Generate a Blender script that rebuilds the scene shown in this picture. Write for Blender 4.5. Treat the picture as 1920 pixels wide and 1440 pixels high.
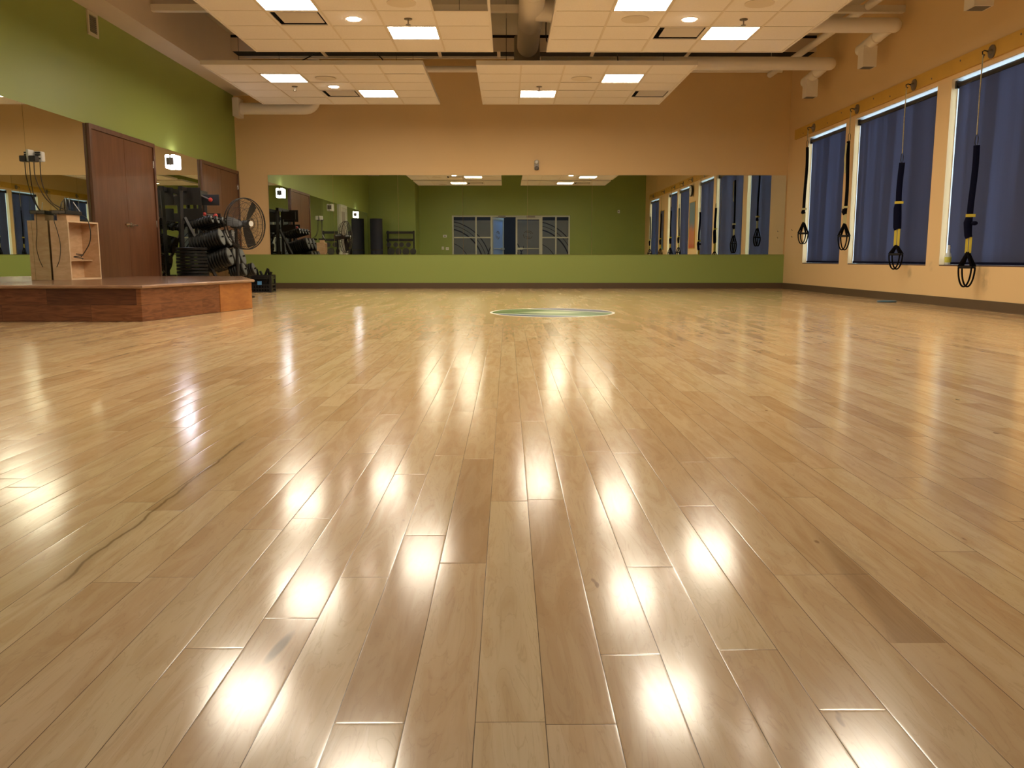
import bpy, bmesh, math, random
from mathutils import Vector, Matrix
random.seed(7)
R = math.radians
for o in list(bpy.data.objects): bpy.data.objects.remove(o)
SC = bpy.context.scene
COL = SC.collection

# ------------------------------------------------------------------ camera, world, exposure
cam = bpy.data.cameras.new('camera'); co = bpy.data.objects.new('camera', cam); COL.objects.link(co)
cam.sensor_width = 36.0; cam.lens = 30.0; cam.clip_start = 0.02; cam.clip_end = 200
co.location = (0, 0, 0.6)
co.rotation_euler = (R(90 - 8.36), 0, -math.atan(8 / 1600))
SC.camera = co
w = bpy.data.worlds.new('daylight'); SC.world = w; w.use_nodes = True
bg = w.node_tree.nodes['Background']; bg.inputs[0].default_value = (0.72, 0.88, 1.0, 1); bg.inputs[1].default_value = 7.0
SC.view_settings.view_transform = 'Standard'; SC.view_settings.look = 'None'
SC.view_settings.gamma = 1; SC.view_settings.use_curve_mapping = False
SC.view_settings.exposure = 0.86
LAMP = (1.0, 0.885, 0.71)      # warm troffer light
LAMP_S = 21.0
HIGH_S = 30.0

# ------------------------------------------------------------------ room numbers (metres)
XL, XR, YB, YR = -5.38, 5.58, 17.4, -0.35
ZC = 4.58; ZP = 3.26

# ------------------------------------------------------------------ materials
MATS = {}
def mat(name, col, rough=0.6, metal=0.0, noise=0.0, nscale=6.0, emis=None, es=0.0, bump=0.0, bscale=60.0, spec=0.5, trans=None):
    m = bpy.data.materials.new(name); m.use_nodes = True
    nt = m.node_tree; b = nt.nodes['Principled BSDF']
    b.inputs['Base Color'].default_value = (*col, 1); b.inputs['Roughness'].default_value = rough
    b.inputs['Metallic'].default_value = metal; b.inputs['Specular IOR Level'].default_value = spec
    tc = nt.nodes.new('ShaderNodeTexCoord')
    if noise:
        n = nt.nodes.new('ShaderNodeTexNoise'); n.inputs['Scale'].default_value = nscale; n.inputs['Detail'].default_value = 4
        nt.links.new(tc.outputs['Object'], n.inputs['Vector'])
        mx = nt.nodes.new('ShaderNodeMix'); mx.data_type = 'RGBA'
        mx.inputs[6].default_value = (*[c * (1 - noise) for c in col], 1)
        mx.inputs[7].default_value = (*[min(1, c * (1 + noise)) for c in col], 1)
        nt.links.new(n.outputs['Fac'], mx.inputs[0]); nt.links.new(mx.outputs[2], b.inputs['Base Color'])
    if bump:
        n = nt.nodes.new('ShaderNodeTexNoise'); n.inputs['Scale'].default_value = bscale; n.inputs['Detail'].default_value = 3
        nt.links.new(tc.outputs['Object'], n.inputs['Vector'])
        bp = nt.nodes.new('ShaderNodeBump'); bp.inputs['Strength'].default_value = bump; bp.inputs['Distance'].default_value = 0.01
        nt.links.new(n.outputs['Fac'], bp.inputs['Height']); nt.links.new(bp.outputs[0], b.inputs['Normal'])
    if emis:
        b.inputs['Emission Color'].default_value = (*emis, 1); b.inputs['Emission Strength'].default_value = es
    MATS[name] = m
    return m

class NT:
    """small helper to write node maths"""
    def __init__(s, m): s.t = m.node_tree; s.n = s.t.nodes; s.l = s.t.links
    def put(s, v, sock):
        if isinstance(v, (int, float)): sock.default_value = v
        elif isinstance(v, tuple): sock.default_value = (*v, 1) if len(v) == 3 and len(sock.default_value) == 4 else v
        else: s.l.new(v, sock)
    def m(s, op, a, b=0.0, c=0.0, clamp=False):
        n = s.n.new('ShaderNodeMath'); n.operation = op; n.use_clamp = clamp
        for i, v in enumerate((a, b, c)): s.put(v, n.inputs[i])
        return n.outputs[0]
    def vec(s, x, y, z):
        n = s.n.new('ShaderNodeCombineXYZ')
        for i, v in enumerate((x, y, z)): s.put(v, n.inputs[i])
        return n.outputs[0]
    def white(s, v):
        n = s.n.new('ShaderNodeTexWhiteNoise'); n.noise_dimensions = '3D'; s.l.new(v, n.inputs['Vector']); return n.outputs['Value'], n.outputs['Color']
    def noise(s, v, sc, det=4, dist=0.0, rough=.5):
        n = s.n.new('ShaderNodeTexNoise'); n.inputs['Scale'].default_value = sc; n.inputs['Detail'].default_value = det
        n.inputs['Distortion'].default_value = dist; n.inputs['Roughness'].default_value = rough
        s.l.new(v, n.inputs['Vector']); return n.outputs['Fac']
    def mix(s, f, a, b, mode='MIX'):
        n = s.n.new('ShaderNodeMix'); n.data_type = 'RGBA'; n.blend_type = mode
        s.put(f, n.inputs[0])
        for v, k in ((a, 6), (b, 7)): s.put(v, n.inputs[k])
        return n.outputs[2]
    def ramp(s, f, stops):
        n = s.n.new('ShaderNodeValToRGB'); s.l.new(f, n.inputs[0]); e = n.color_ramp.elements
        while len(e) > 1: e.remove(e[-1])
        e[0].position = stops[0][0]; e[0].color = (*stops[0][1], 1)
        for p, c in stops[1:]:
            k = e.new(p); k.color = (*c, 1)
        return n.outputs[0]
    def smooth(s, v, lo, hi):
        n = s.n.new('ShaderNodeMapRange'); n.interpolation_type = 'SMOOTHSTEP'
        s.put(v, n.inputs['Value']); n.inputs['From Min'].default_value = lo; n.inputs['From Max'].default_value = hi
        return n.outputs['Result']
    def objc(s):
        tc = s.n.new('ShaderNodeTexCoord'); sp = s.n.new('ShaderNodeSeparateXYZ'); s.l.new(tc.outputs['Object'], sp.inputs[0])
        return tc.outputs['Object'], sp.outputs[0], sp.outputs[1], sp.outputs[2]

def floor_material():
    m = bpy.data.materials.new('maple planks'); m.use_nodes = True; N = NT(m); b = N.n['Principled BSDF']
    v, X, Y, Z = N.objc()
    PW = 0.0921
    u = N.m('DIVIDE', N.m('ADD', X, 0.043), PW); colr = N.m('FLOOR', u); fx = N.m('FRACT', u)
    r1, _ = N.white(N.vec(colr, 3.7, 1.1)); r2, _ = N.white(N.vec(colr, 9.1, 5.3))
    L = N.m('MULTIPLY_ADD', r1, 0.75, 0.62)
    vv = N.m('DIVIDE', N.m('ADD', Y, N.m('MULTIPLY', r2, 3.0)), L); row = N.m('FLOOR', vv); fy = N.m('FRACT', vv)
    rv, rc = N.white(N.vec(colr, row, 0.5))
    sp = N.n.new('ShaderNodeSeparateColor'); N.l.new(rc, sp.inputs[0]); ra, rb, rg = sp.outputs[0], sp.outputs[1], sp.outputs[2]
    dx = N.m('MULTIPLY', N.m('MINIMUM', fx, N.m('SUBTRACT', 1.0, fx)), PW)
    dy = N.m('MULTIPLY', N.m('MINIMUM', fy, N.m('SUBTRACT', 1.0, fy)), L)
    seam = N.m('SUBTRACT', 1.0, N.m('MULTIPLY', N.smooth(dx, 0.0002, 0.0010), N.smooth(dy, 0.0002, 0.0010)))
    # plank base tone
    tone = N.ramp(rv, [(0.0, (0.57, 0.385, 0.20)), (0.15, (0.65, 0.455, 0.24)), (0.55, (0.70, 0.51, 0.285)), (0.85, (0.74, 0.56, 0.315)), (1.0, (0.68, 0.51, 0.28))])
    # grain
    off = N.m('MULTIPLY', ra, 37.0)
    gv = N.vec(N.m('MULTIPLY', X, 9.0), N.m('ADD', N.m('MULTIPLY', Y, 1.3), off), off)
    g1 = N.noise(gv, 2.2, 5, 1.2); g2 = N.noise(N.vec(N.m('MULTIPLY', X, 60.0), N.m('ADD', N.m('MULTIPLY', Y, 2.5), off), off), 3.0, 3)
    band = N.m('FRACT', N.m('MULTIPLY', g1, 9.0)); band = N.m('ABSOLUTE', N.m('SUBTRACT', band, 0.5))
    line = N.m('MULTIPLY', N.m('SUBTRACT', 1.0, N.smooth(band, 0.0, 0.10)), 0.22)
    c = N.mix(N.smooth(g1, 0.38, 0.68), tone, N.mix(1.0, tone, (0.88, 0.81, 0.74), 'MULTIPLY'))
    c = N.mix(line, c, (0.40, 0.24, 0.12))
    c = N.mix(N.m('MULTIPLY', N.smooth(g2, 0.5, 0.8), 0.20), c, (0.42, 0.26, 0.13))
    # mineral streaks on some planks
    st = N.noise(N.vec(N.m('MULTIPLY', X, 14.0), N.m('ADD', N.m('MULTIPLY', Y, 1.1), off), 2.0), 1.6, 4, 0.8)
    c = N.mix(N.m('MULTIPLY', N.m('MULTIPLY', N.smooth(st, 0.64, 0.76), N.smooth(rb, 0.55, 0.65)), 0.25), c, (0.30, 0.18, 0.09))
    kn = N.noise(N.vec(N.m('MULTIPLY', X, 22.0), N.m('MULTIPLY', Y, 7.0), 4.0), 1.0, 2)
    c = N.mix(N.m('MULTIPLY', N.smooth(kn, 0.735, 0.78), 0.7), c, (0.22, 0.12, 0.06))
    # particular marks: long crack-like streak, brown heartwood board, dark smudge
    wob = N.m('MULTIPLY', N.m('SUBTRACT', N.noise(N.vec(0.0, Y, 0.0), 5.0, 3), 0.5), 0.045)
    x0 = N.m('ADD', N.m('MULTIPLY_ADD', Y, -0.032, -0.789), wob)
    d = N.m('ABSOLUTE', N.m('SUBTRACT', X, x0))
    rng = N.m('MULTIPLY', N.smooth(Y, 1.42, 1.6), N.m('SUBTRACT', 1.0, N.smooth(Y, 2.7, 2.85)))
    c = N.mix(N.m('MULTIPLY', N.m('MULTIPLY', N.m('SUBTRACT', 1.0, N.smooth(d, 0.001, 0.0055)), rng), 0.72), c, (0.16, 0.09, 0.035))
    c = N.mix(N.m('MULTIPLY', N.m('MULTIPLY', N.m('SUBTRACT', 1.0, N.smooth(d, 0.0, 0.03)), rng), 0.28), c, (0.30, 0.18, 0.08))
    a1 = N.m('MULTIPLY', N.m('SUBTRACT', N.smooth(X, 0.6, 0.603), N.smooth(X, 0.690, 0.693)), N.smooth(Y, 1.268, 1.270))
    edge = N.m('ADD', N.m('MULTIPLY_ADD', Y, 0.13, 0.425), N.m('MULTIPLY', N.m('SUBTRACT', g1, 0.5), 0.05))
    wedge = N.smooth(N.m('SUBTRACT', X, edge), 0.0, 0.035)
    fade = N.m('SUBTRACT', 1.0, N.smooth(Y, 1.6, 2.05))
    c = N.mix(N.m('MULTIPLY', N.m('MULTIPLY', N.m('MULTIPLY', a1, wedge), fade), 0.62), c, N.mix(N.smooth(g2, .3, .7), (0.26, 0.135, 0.05), (0.36, 0.20, 0.085)))
    ex = N.m('ADD', X, 0.357); ey = N.m('SUBTRACT', Y, 1.26)
    ex2 = N.m('ADD', ex, N.m('MULTIPLY', ey, -0.12))
    dd = N.m('ADD', N.m('MULTIPLY', N.m('MULTIPLY', ex2, ex2), 9000.0), N.m('MULTIPLY', N.m('MULTIPLY', ey, ey), 260.0))
    c = N.mix(N.m('MULTIPLY', N.m('SUBTRACT', 1.0, N.smooth(dd, 0.15, 1.2)), 0.75), c, (0.10, 0.07, 0.05))
    c = N.mix(N.m('MULTIPLY', seam, 0.92), c, (0.07, 0.04, 0.02))
    N.l.new(c, b.inputs['Base Color'])
    # each board lies at a slightly different tilt, edges eased
    tx = N.m('MULTIPLY', N.m('SUBTRACT', rb, 0.5), 0.016); ty = N.m('MULTIPLY', N.m('SUBTRACT', rg, 0.5), 0.007)
    cup = N.m('MULTIPLY', N.m('SUBTRACT', fx, 0.5), 0.014)
    ed = N.m('MULTIPLY', N.m('SUBTRACT', 1.0, N.smooth(dx, 0.0, 0.004)), N.m('MULTIPLY', N.m('SIGN', N.m('SUBTRACT', fx, 0.5)), 0.045))
    ede = N.m('MULTIPLY', N.m('SUBTRACT', 1.0, N.smooth(dy, 0.0, 0.006)), N.m('MULTIPLY', N.m('SIGN', N.m('SUBTRACT', fy, 0.5)), 0.05))
    wa = N.m('MULTIPLY', N.m('SUBTRACT', N.noise(v, 1.6, 1), 0.5), 0.009); wb = N.m('MULTIPLY', N.m('SUBTRACT', N.noise(N.vec(Y, X, 3.0), 1.8, 1), 0.5), 0.005)
    nx = N.m('ADD', N.m('ADD', tx, cup), N.m('ADD', ed, wa)); ny = N.m('ADD', N.m('ADD', ty, wb), ede)
    nv = N.vec(nx, ny, 1.0); nn = N.n.new('ShaderNodeVectorMath'); nn.operation = 'NORMALIZE'; N.l.new(nv, nn.inputs[0])
    N.l.new(nn.outputs[0], b.inputs['Normal'])
    sc = N.noise(N.vec(N.m('MULTIPLY', X, 2.0), N.m('MULTIPLY', Y, 2.0), 0.0), 2.0, 5)
    N.l.new(N.m('MULTIPLY_ADD', sc, 0.05, 0.125), b.inputs['Roughness'])
    b.inputs['Specular IOR Level'].default_value = 0.5; b.inputs['IOR'].default_value = 1.5
    return m

def board_material(name, tones, axis='Y', pw=0.15, pl=0.75, rough=0.35, grain=1.0, z0=0.0):
    m = bpy.data.materials.new(name); m.use_nodes = True; N = NT(m); b = N.n['Principled BSDF']
    v, X, Y, Z = N.objc()
    u = N.m('ADD', X, N.m('MULTIPLY', Y, 0.93))
    r = N.m('FLOOR', N.m('DIVIDE', N.m('SUBTRACT', Z, z0), pw)); fr = N.m('FRACT', N.m('DIVIDE', N.m('SUBTRACT', Z, z0), pw))
    rr, _ = N.white(N.vec(r, 1.3, 2.2)); uu = N.m('DIVIDE', N.m('ADD', u, N.m('MULTIPLY', rr, 2.0)), pl)
    cc = N.m('FLOOR', uu); fu = N.m('FRACT', uu); rv, _ = N.white(N.vec(cc, r, 7.0))
    c = N.ramp(rv, tones)
    g = N.noise(N.vec(N.m('MULTIPLY', u, 1.6), N.m('MULTIPLY', rv, 20.0), N.m('MULTIPLY', Z, 14.0)), 2.5, 5, 1.5)
    c = N.mix(N.m('MULTIPLY', N.smooth(g, 0.35, 0.7), 0.75 * grain), c, N.mix(1.0, c, (0.42, 0.33, 0.28), 'MULTIPLY'))
    dm = N.m('MINIMUM', N.m('MULTIPLY', N.m('MINIMUM', fr, N.m('SUBTRACT', 1.0, fr)), pw), N.m('MULTIPLY', N.m('MINIMUM', fu, N.m('SUBTRACT', 1.0, fu)), pl))
    c = N.mix(N.m('MULTIPLY', N.m('SUBTRACT', 1.0, N.smooth(dm, 0.0, 0.004)), 0.6), c, (0.03, 0.015, 0.008))
    N.l.new(c, b.inputs['Base Color']); b.inputs['Roughness'].default_value = rough
    return m

def wood_material(name, a, bcol, rough=0.35, sx=(9, 9, 0.7)):
    m = bpy.data.materials.new(name); m.use_nodes = True; N = NT(m); b = N.n['Principled BSDF']
    v, X, Y, Z = N.objc()
    g = N.noise(N.vec(N.m('MULTIPLY', X, sx[0]), N.m('MULTIPLY', Y, sx[1]), N.m('MULTIPLY', Z, sx[2])), 2.2, 5, 0.9)
    g2 = N.noise(v, 1.7, 2)
    c = N.mix(N.smooth(g, 0.3, 0.72), a, bcol)
    c = N.mix(N.m('MULTIPLY', N.smooth(g2, 0.4, 0.7), 0.3), c, N.mix(1.0, c, (0.7, 0.6, 0.55), 'MULTIPLY'))
    N.l.new(c, b.inputs['Base Color']); b.inputs['Roughness'].default_value = rough
    return m

def back_wall_material():
    m = bpy.data.materials.new('peach paint over green dado'); m.use_nodes = True; N = NT(m); b = N.n['Principled BSDF']
    v, X, Y, Z = N.objc()
    n = N.noise(v, 2.0, 3)
    c = N.mix(N.smooth(Z, 0.683, 0.685), GREEN, PEACH)
    c = N.mix(N.m('MULTIPLY', n, 0.12), c, N.mix(1.0, c, (0.85, 0.85, 0.85), 'MULTIPLY'))
    N.l.new(c, b.inputs['Base Color']); b.inputs['Roughness'].default_value = 0.55
    return m

def blind_material():
    m = bpy.data.materials.new('navy roller fabric'); m.use_nodes = True; N = NT(m)
    b = N.n['Principled BSDF']; out = N.n['Material Output']
    v, X, Y, Z = N.objc()
    n1 = N.noise(N.vec(0.0, Y, N.m('MULTIPLY', Z, 0.03)), 2.2, 5, 0.2, 0.62)  # vertical bands of outside light and fold shading painted into the translucency
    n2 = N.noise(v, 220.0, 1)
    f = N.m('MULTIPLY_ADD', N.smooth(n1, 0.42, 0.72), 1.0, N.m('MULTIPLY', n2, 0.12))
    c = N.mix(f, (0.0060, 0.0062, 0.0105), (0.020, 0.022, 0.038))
    b.inputs['Base Color'].default_value = (0.058, 0.058, 0.080, 1); b.inputs['Roughness'].default_value = 0.8
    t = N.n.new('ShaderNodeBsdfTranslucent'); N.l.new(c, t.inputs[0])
    a = N.n.new('ShaderNodeMixShader'); a.inputs[0].default_value = 0.5
    N.l.new(b.outputs[0], a.inputs[1]); N.l.new(t.outputs[0], a.inputs[2]); N.l.new(a.outputs[0], out.inputs[0])
    return m

def glass_material(name, tint=(0.95, 0.98, 1.0)):
    m = bpy.data.materials.new(name); m.use_nodes = True; N = NT(m); out = N.n['Material Output']
    tr = N.n.new('ShaderNodeBsdfTransparent'); tr.inputs[0].default_value = (*tint, 1)
    gl = N.n.new('ShaderNodeBsdfGlossy'); gl.inputs['Roughness'].default_value = 0.02
    fr = N.n.new('ShaderNodeFresnel'); fr.inputs[0].default_value = 1.45
    a = N.n.new('ShaderNodeMixShader'); N.l.new(fr.outputs[0], a.inputs[0]); N.l.new(tr.outputs[0], a.inputs[1]); N.l.new(gl.outputs[0], a.inputs[2])
    N.l.new(a.outputs[0], out.inputs[0]); return m

def frosted_material():
    """frosted film with clear curved bands cut through it"""
    m = bpy.data.materials.new('frosted glass film'); m.use_nodes = True; N = NT(m); out = N.n['Material Output']; b = N.n['Principled BSDF']
    v, X, Y, Z = N.objc()
    def band(cx, cz, r, wd):
        ax = N.m('SUBTRACT', X, cx); az = N.m('SUBTRACT', Z, cz)
        d = N.m('SQRT', N.m('ADD', N.m('MULTIPLY', ax, ax), N.m('MULTIPLY', az, az)))
        return N.m('SUBTRACT', 1.0, N.smooth(N.m('ABSOLUTE', N.m('SUBTRACT', d, r)), wd * .8, wd))
    tot = None
    for cx in (-2.5, 1.0):
        for r, wd in ((1.55, 0.028), (1.85, 0.02), (1.70, 0.012), (1.0, .012)):
            k = band(cx, 0.25, r, wd); tot = k if tot is None else N.m('MAXIMUM', tot, k)
    side = N.m('MAXIMUM', N.m('SUBTRACT', 1.0, N.smooth(X, -0.66, -0.65)), N.smooth(X, 1.34, 1.35))
    tot = N.m('MULTIPLY', tot, side)
    tot = N.m('MAXIMUM', tot, N.smooth(Z, 2.13, 2.135))
    b.inputs['Base Color'].default_value = (0.22, 0.25, 0.29, 1); b.inputs['Roughness'].default_value = 0.35
    t = N.n.new('ShaderNodeBsdfTranslucent'); t.inputs[0].default_value = (0.30, 0.32, 0.33, 1)
    a = N.n.new('ShaderNodeMixShader'); a.inputs[0].default_value = 0.45; N.l.new(b.outputs[0], a.inputs[1]); N.l.new(t.outputs[0], a.inputs[2])
    tr = N.n.new('ShaderNodeBsdfTransparent')
    a2 = N.n.new('ShaderNodeMixShader'); N.l.new(tot, a2.inputs[0]); N.l.new(a.outputs[0], a2.inputs[1]); N.l.new(tr.outputs[0], a2.inputs[2])
    N.l.new(a2.outputs[0], out.inputs[0]); return m

def decal_material():
    m = bpy.data.materials.new('printed floor graphic'); m.use_nodes = True; N = NT(m); b = N.n['Principled BSDF']
    v, X, Y, Z = N.objc()                       # object origin at decal centre
    nx = N.m('DIVIDE', X, 0.70); ny = N.m('DIVIDE', Y, 0.80)
    r = N.m('SQRT', N.m('ADD', N.m('MULTIPLY', nx, nx), N.m('MULTIPLY', ny, ny)))
    g = N.noise(N.vec(N.m('MULTIPLY', X, 1.5), N.m('MULTIPLY', Y, 6.0), 0.0), 1.5, 3, 0.6)
    c = N.mix(N.smooth(g, 0.35, 0.65), (0.025, 0.09, 0.02), (0.17, 0.28, 0.07))
    q = N.m('SQRT', N.m('ADD', N.m('MULTIPLY', N.m('SUBTRACT', nx, 0.0), N.m('SUBTRACT', nx, 0.0)), N.m('MULTIPLY', N.m('ADD', ny, 0.05), N.m('MULTIPLY', N.m('ADD', ny, 0.05), 3.0))))
    c = N.mix(N.m('MULTIPLY', N.m('SUBTRACT', 1.0, N.smooth(q, 0.15, 0.6)), 0.7), c, (0.62, 0.68, 0.42))
    e = N.m('SUBTRACT', N.m('ADD', nx, N.m('MULTIPLY', ny, 1.3)), 0.72)
    c = N.mix(N.smooth(e, 0.0, 0.02), c, (0.70, 0.74, 0.62))
    c = N.mix(N.smooth(e, 0.10, 0.12), c, (0.035, 0.04, 0.09))
    e2 = N.m('SUBTRACT', N.m('SUBTRACT', N.m('MULTIPLY', ny, -1.2), N.m('MULTIPLY', nx, 0.5)), 0.72)
    c = N.mix(N.smooth(e2, 0.0, 0.02), c, (0.68, 0.74, 0.66)); c = N.mix(N.smooth(e2, 0.09, 0.11), c, (0.05, 0.09, 0.13))
    c = N.mix(N.smooth(r, 0.955, 0.965), c, (0.78, 0.80, 0.70))
    N.l.new(c, b.inputs['Base Color']); b.inputs['Roughness'].default_value = 0.38; b.inputs['Specular IOR Level'].default_value = 0.25
    return m

def poster_material(name, top, mid, low):
    m = bpy.data.materials.new(name); m.use_nodes = True; N = NT(m); b = N.n['Principled BSDF']
    v, X, Y, Z = N.objc()
    n = N.noise(v, 3.0, 4, 0.8); zz = N.m('ADD', Z, N.m('MULTIPLY', n, 0.35))
    c = N.mix(N.smooth(zz, 1.15, 1.25), low, mid); c = N.mix(N.smooth(zz, 1.55, 1.9), c, top)
    N.l.new(c, b.inputs['Base Color']); b.inputs['Roughness'].default_value = 0.4
    return m

PEACH = (0.78, 0.545, 0.265); GREEN = (0.28, 0.35, 0.08)
def right_wall_material():
    m = bpy.data.materials.new('scuffed peach wall paint'); m.use_nodes = True; N = NT(m); b = N.n['Principled BSDF']
    v, X, Y, Z = N.objc(); n = N.noise(v, 9.0, 4, 0.5); c = N.mix(N.m('MULTIPLY', N.noise(v, 1.5, 3), 0.10), PEACH, (0.62, 0.42, 0.19))
    for y, z, a, h_ in ((11.92, 0.40, 0.035, 0.09), (10.02, 0.36, 0.05, 0.17), (11.32, 0.50, 0.03, 0.07)):
        dy = N.m('DIVIDE', N.m('SUBTRACT', Y, y), a * 2.2); dz = N.m('DIVIDE', N.m('SUBTRACT', Z, z), h_)
        d = N.m('SQRT', N.m('ADD', N.m('MULTIPLY', dy, dy), N.m('MULTIPLY', dz, dz)))
        c = N.mix(N.m('MULTIPLY', N.m('MULTIPLY', N.m('SUBTRACT', 1.0, N.smooth(d, 0.2, 1.2)), N.smooth(n, 0.3, 0.6)), 0.45), c, (0.22, 0.14, 0.07))
    N.l.new(c, b.inputs['Base Color']); b.inputs['Roughness'].default_value = 0.55
    return m
M = {}
M['scuffed'] = right_wall_material()
M['floor'] = floor_material()
M['peach'] = mat('peach wall paint', PEACH, 0.55, noise=0.04, nscale=1.5)
M['green'] = mat('green wall paint', GREEN, 0.45, noise=0.05, nscale=1.5)
M['backwall'] = back_wall_material()
M['beige'] = mat('beige drywall', (0.68, 0.57, 0.46), 0.7, noise=0.04, nscale=2)
M['deck'] = mat('grey ceiling deck', (0.55, 0.50, 0.41), 0.8, noise=0.06, nscale=3)
M['base'] = mat('brown rubber baseboard', (0.10, 0.062, 0.03), 0.5)
M['tile'] = mat('acoustic tile', (0.82, 0.75, 0.66), 0.9, noise=0.05, nscale=40, bump=0.3, bscale=120)
M['plate'] = mat('diffuser plate', (0.60, 0.53, 0.45), 0.6)
M['grid'] = mat('painted tee grid', (0.70, 0.60, 0.46), 0.5)
M['trimw'] = mat('cream panel edge', (0.78, 0.70, 0.60), 0.5)
M['lamp'] = mat('troffer diffuser', (0.9, 0.9, 0.9), 0.5, emis=LAMP, es=LAMP_S)
M['spot'] = mat('downlight lens', (0.9, 0.9, 0.9), 0.5, emis=(1.0, 0.86, 0.7), es=HIGH_S)
M['sconce'] = mat('sconce diffuser', (0.9, 0.9, 0.95), 0.4, emis=(0.90, 0.84, 1.0), es=14.0)
M['sconceoff'] = mat('unlit sconce diffuser', (0.75, 0.76, 0.7), 0.4)
M['black'] = mat('black plastic', (0.014, 0.013, 0.013), 0.4)
M['blackm'] = mat('black powder coated steel', (0.017, 0.015, 0.014), 0.45, metal=0.2)
M['rubber'] = mat('black rubber', (0.009, 0.0085, 0.0085), 0.42, noise=0.2, nscale=12, spec=0.3)
M['plateface'] = mat('grey plate face', (0.045, 0.045, 0.045), 0.4)
M['void'] = mat('dark recess', (0.006, 0.005, 0.004), 0.9)
M['duct'] = mat('cream painted duct', (0.86, 0.78, 0.67), 0.5, noise=0.03, nscale=5)
M['ductgrey'] = mat('grey plenum', (0.36, 0.32, 0.25), 0.6)
M['mirror'] = mat('mirror silvering', (0.74, 0.78, 0.70), 0.0, metal=1.0)
M['mirroredge'] = mat('mirror edge', (0.25, 0.32, 0.22), 0.3)
M['door'] = wood_material('reddish walnut door veneer', (0.125, 0.048, 0.020), (0.165, 0.068, 0.032), 0.32, (5, 5, 0.6))
M['doorframe'] = wood_material('brown door frame', (0.11, 0.048, 0.025), (0.15, 0.07, 0.04), 0.4)
M['chrome'] = mat('brushed steel', (0.62, 0.60, 0.56), 0.25, metal=1.0)
M['ply'] = wood_material('birch plywood', (0.62, 0.40, 0.22), (0.72, 0.50, 0.30), 0.5, (3, 3, 9))
M['plyedge'] = mat('plywood edge', (0.72, 0.52, 0.32), 0.6, noise=0.1, nscale=30)
M['riser'] = board_material('mixed walnut riser boards', [(0.0, (0.12, 0.04, 0.016)), (0.3, (0.19, 0.065, 0.025)), (0.6, (0.25, 0.095, 0.036)), (0.85, (0.16, 0.055, 0.025)), (1.0, (0.30, 0.11, 0.035))], pw=0.155, pl=0.85, rough=0.4, z0=0.005)
M['orangeboard'] = wood_material('orange stained board', (0.46, 0.19, 0.05), (0.36, 0.13, 0.035), 0.35, (2, 2, 9))
M['stage'] = wood_material('glossy brown stage top', (0.24, 0.13, 0.07), (0.17, 0.085, 0.045), 0.22, (3, 1, 3))
M['nosing'] = wood_material('worn stage nosing', (0.36, 0.22, 0.13), (0.27, 0.15, 0.085), 0.35, (2, 2, 9))
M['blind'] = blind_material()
M['glass'] = glass_material('window glass')
M['alu'] = mat('white window frame', (0.80, 0.84, 0.84), 0.45)
M['sill'] = mat('dark brown sill', (0.10, 0.045, 0.03), 0.4)
M['board'] = mat('mustard painted plank', (0.60, 0.34, 0.045), 0.5, noise=0.12, nscale=4)
M['navy'] = mat('navy black webbing', (0.004, 0.005, 0.018), 0.9, spec=0.1)
M['webbing'] = mat('black webbing', (0.005, 0.0045, 0.005), 0.9, spec=0.1)
M['yellow'] = mat('yellow webbing', (0.62, 0.50, 0.04), 0.6)
M['paleyellow'] = mat('pale yellow webbing', (0.55, 0.50, 0.22), 0.6)
M['rope'] = mat('speckled cord', (0.42, 0.36, 0.20), 0.8, noise=0.6, nscale=60)
M['copper'] = mat('dark steel disc', (0.26, 0.22, 0.17), 0.35, metal=0.8)
M['whitep'] = mat('white plastic', (0.72, 0.72, 0.68), 0.4)
M['bottle'] = mat('translucent bottle plastic', (0.62, 0.68, 0.66), 0.25)
M['ylabel'] = mat('yellow green label', (0.55, 0.55, 0.08), 0.5, noise=0.5, nscale=30)
M['blue'] = mat('blue label', (0.10, 0.30, 0.62), 0.4, noise=0.5, nscale=60)
M['bluecloth'] = mat('grey blue disc plastic', (0.10, 0.20, 0.28), 0.5)
M['red'] = mat('red rubber ball', (0.45, 0.035, 0.025), 0.4)
M['paint'] = mat('cream metal storefront', (0.56, 0.58, 0.50), 0.4)
M['frost'] = frosted_material()
M['leafglass'] = mat('frosted glass with blue light painted in', (0.36, 0.55, 0.95), 0.3)  # blue light falling on the leaf is put into the base colour
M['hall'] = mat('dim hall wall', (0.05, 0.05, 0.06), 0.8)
M['bluefill'] = mat('added blue hall light', (0.2, 0.4, 0.9), 0.5, emis=(0.25, 0.5, 1.0), es=14.0)
M['hallfill'] = mat('added white hall light', (1, 1, 1), 0.5, emis=(1.0, 0.97, 0.9), es=14.0)
M['vent'] = mat('cream vent frame', (0.62, 0.57, 0.42), 0.5)
M['grille'] = mat('grey grille', (0.14, 0.12, 0.10), 0.6)
M['speaker'] = mat('perforated speaker grille', (0.32, 0.27, 0.21), 0.7, bump=0.5, bscale=400)
M['decal'] = decal_material()
M['poster1'] = poster_material('blue and orange poster print', (0.16, 0.24, 0.30), (0.55, 0.20, 0.10), (0.50, 0.10, 0.05))
M['poster2'] = poster_material('violet and teal poster print', (0.05, 0.05, 0.14), (0.06, 0.09, 0.16), (0.12, 0.26, 0.27))
M['mat'] = mat('dark blue foam', (0.016, 0.018, 0.036), 0.7)
M['cable'] = mat('dark cable', (0.03, 0.022, 0.015), 0.5)
M['bluebin'] = mat('dark blue bin plastic', (0.012, 0.025, 0.055), 0.4)
M['smudge'] = mat('grey device shell', (0.30, 0.27, 0.24), 0.35)

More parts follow.
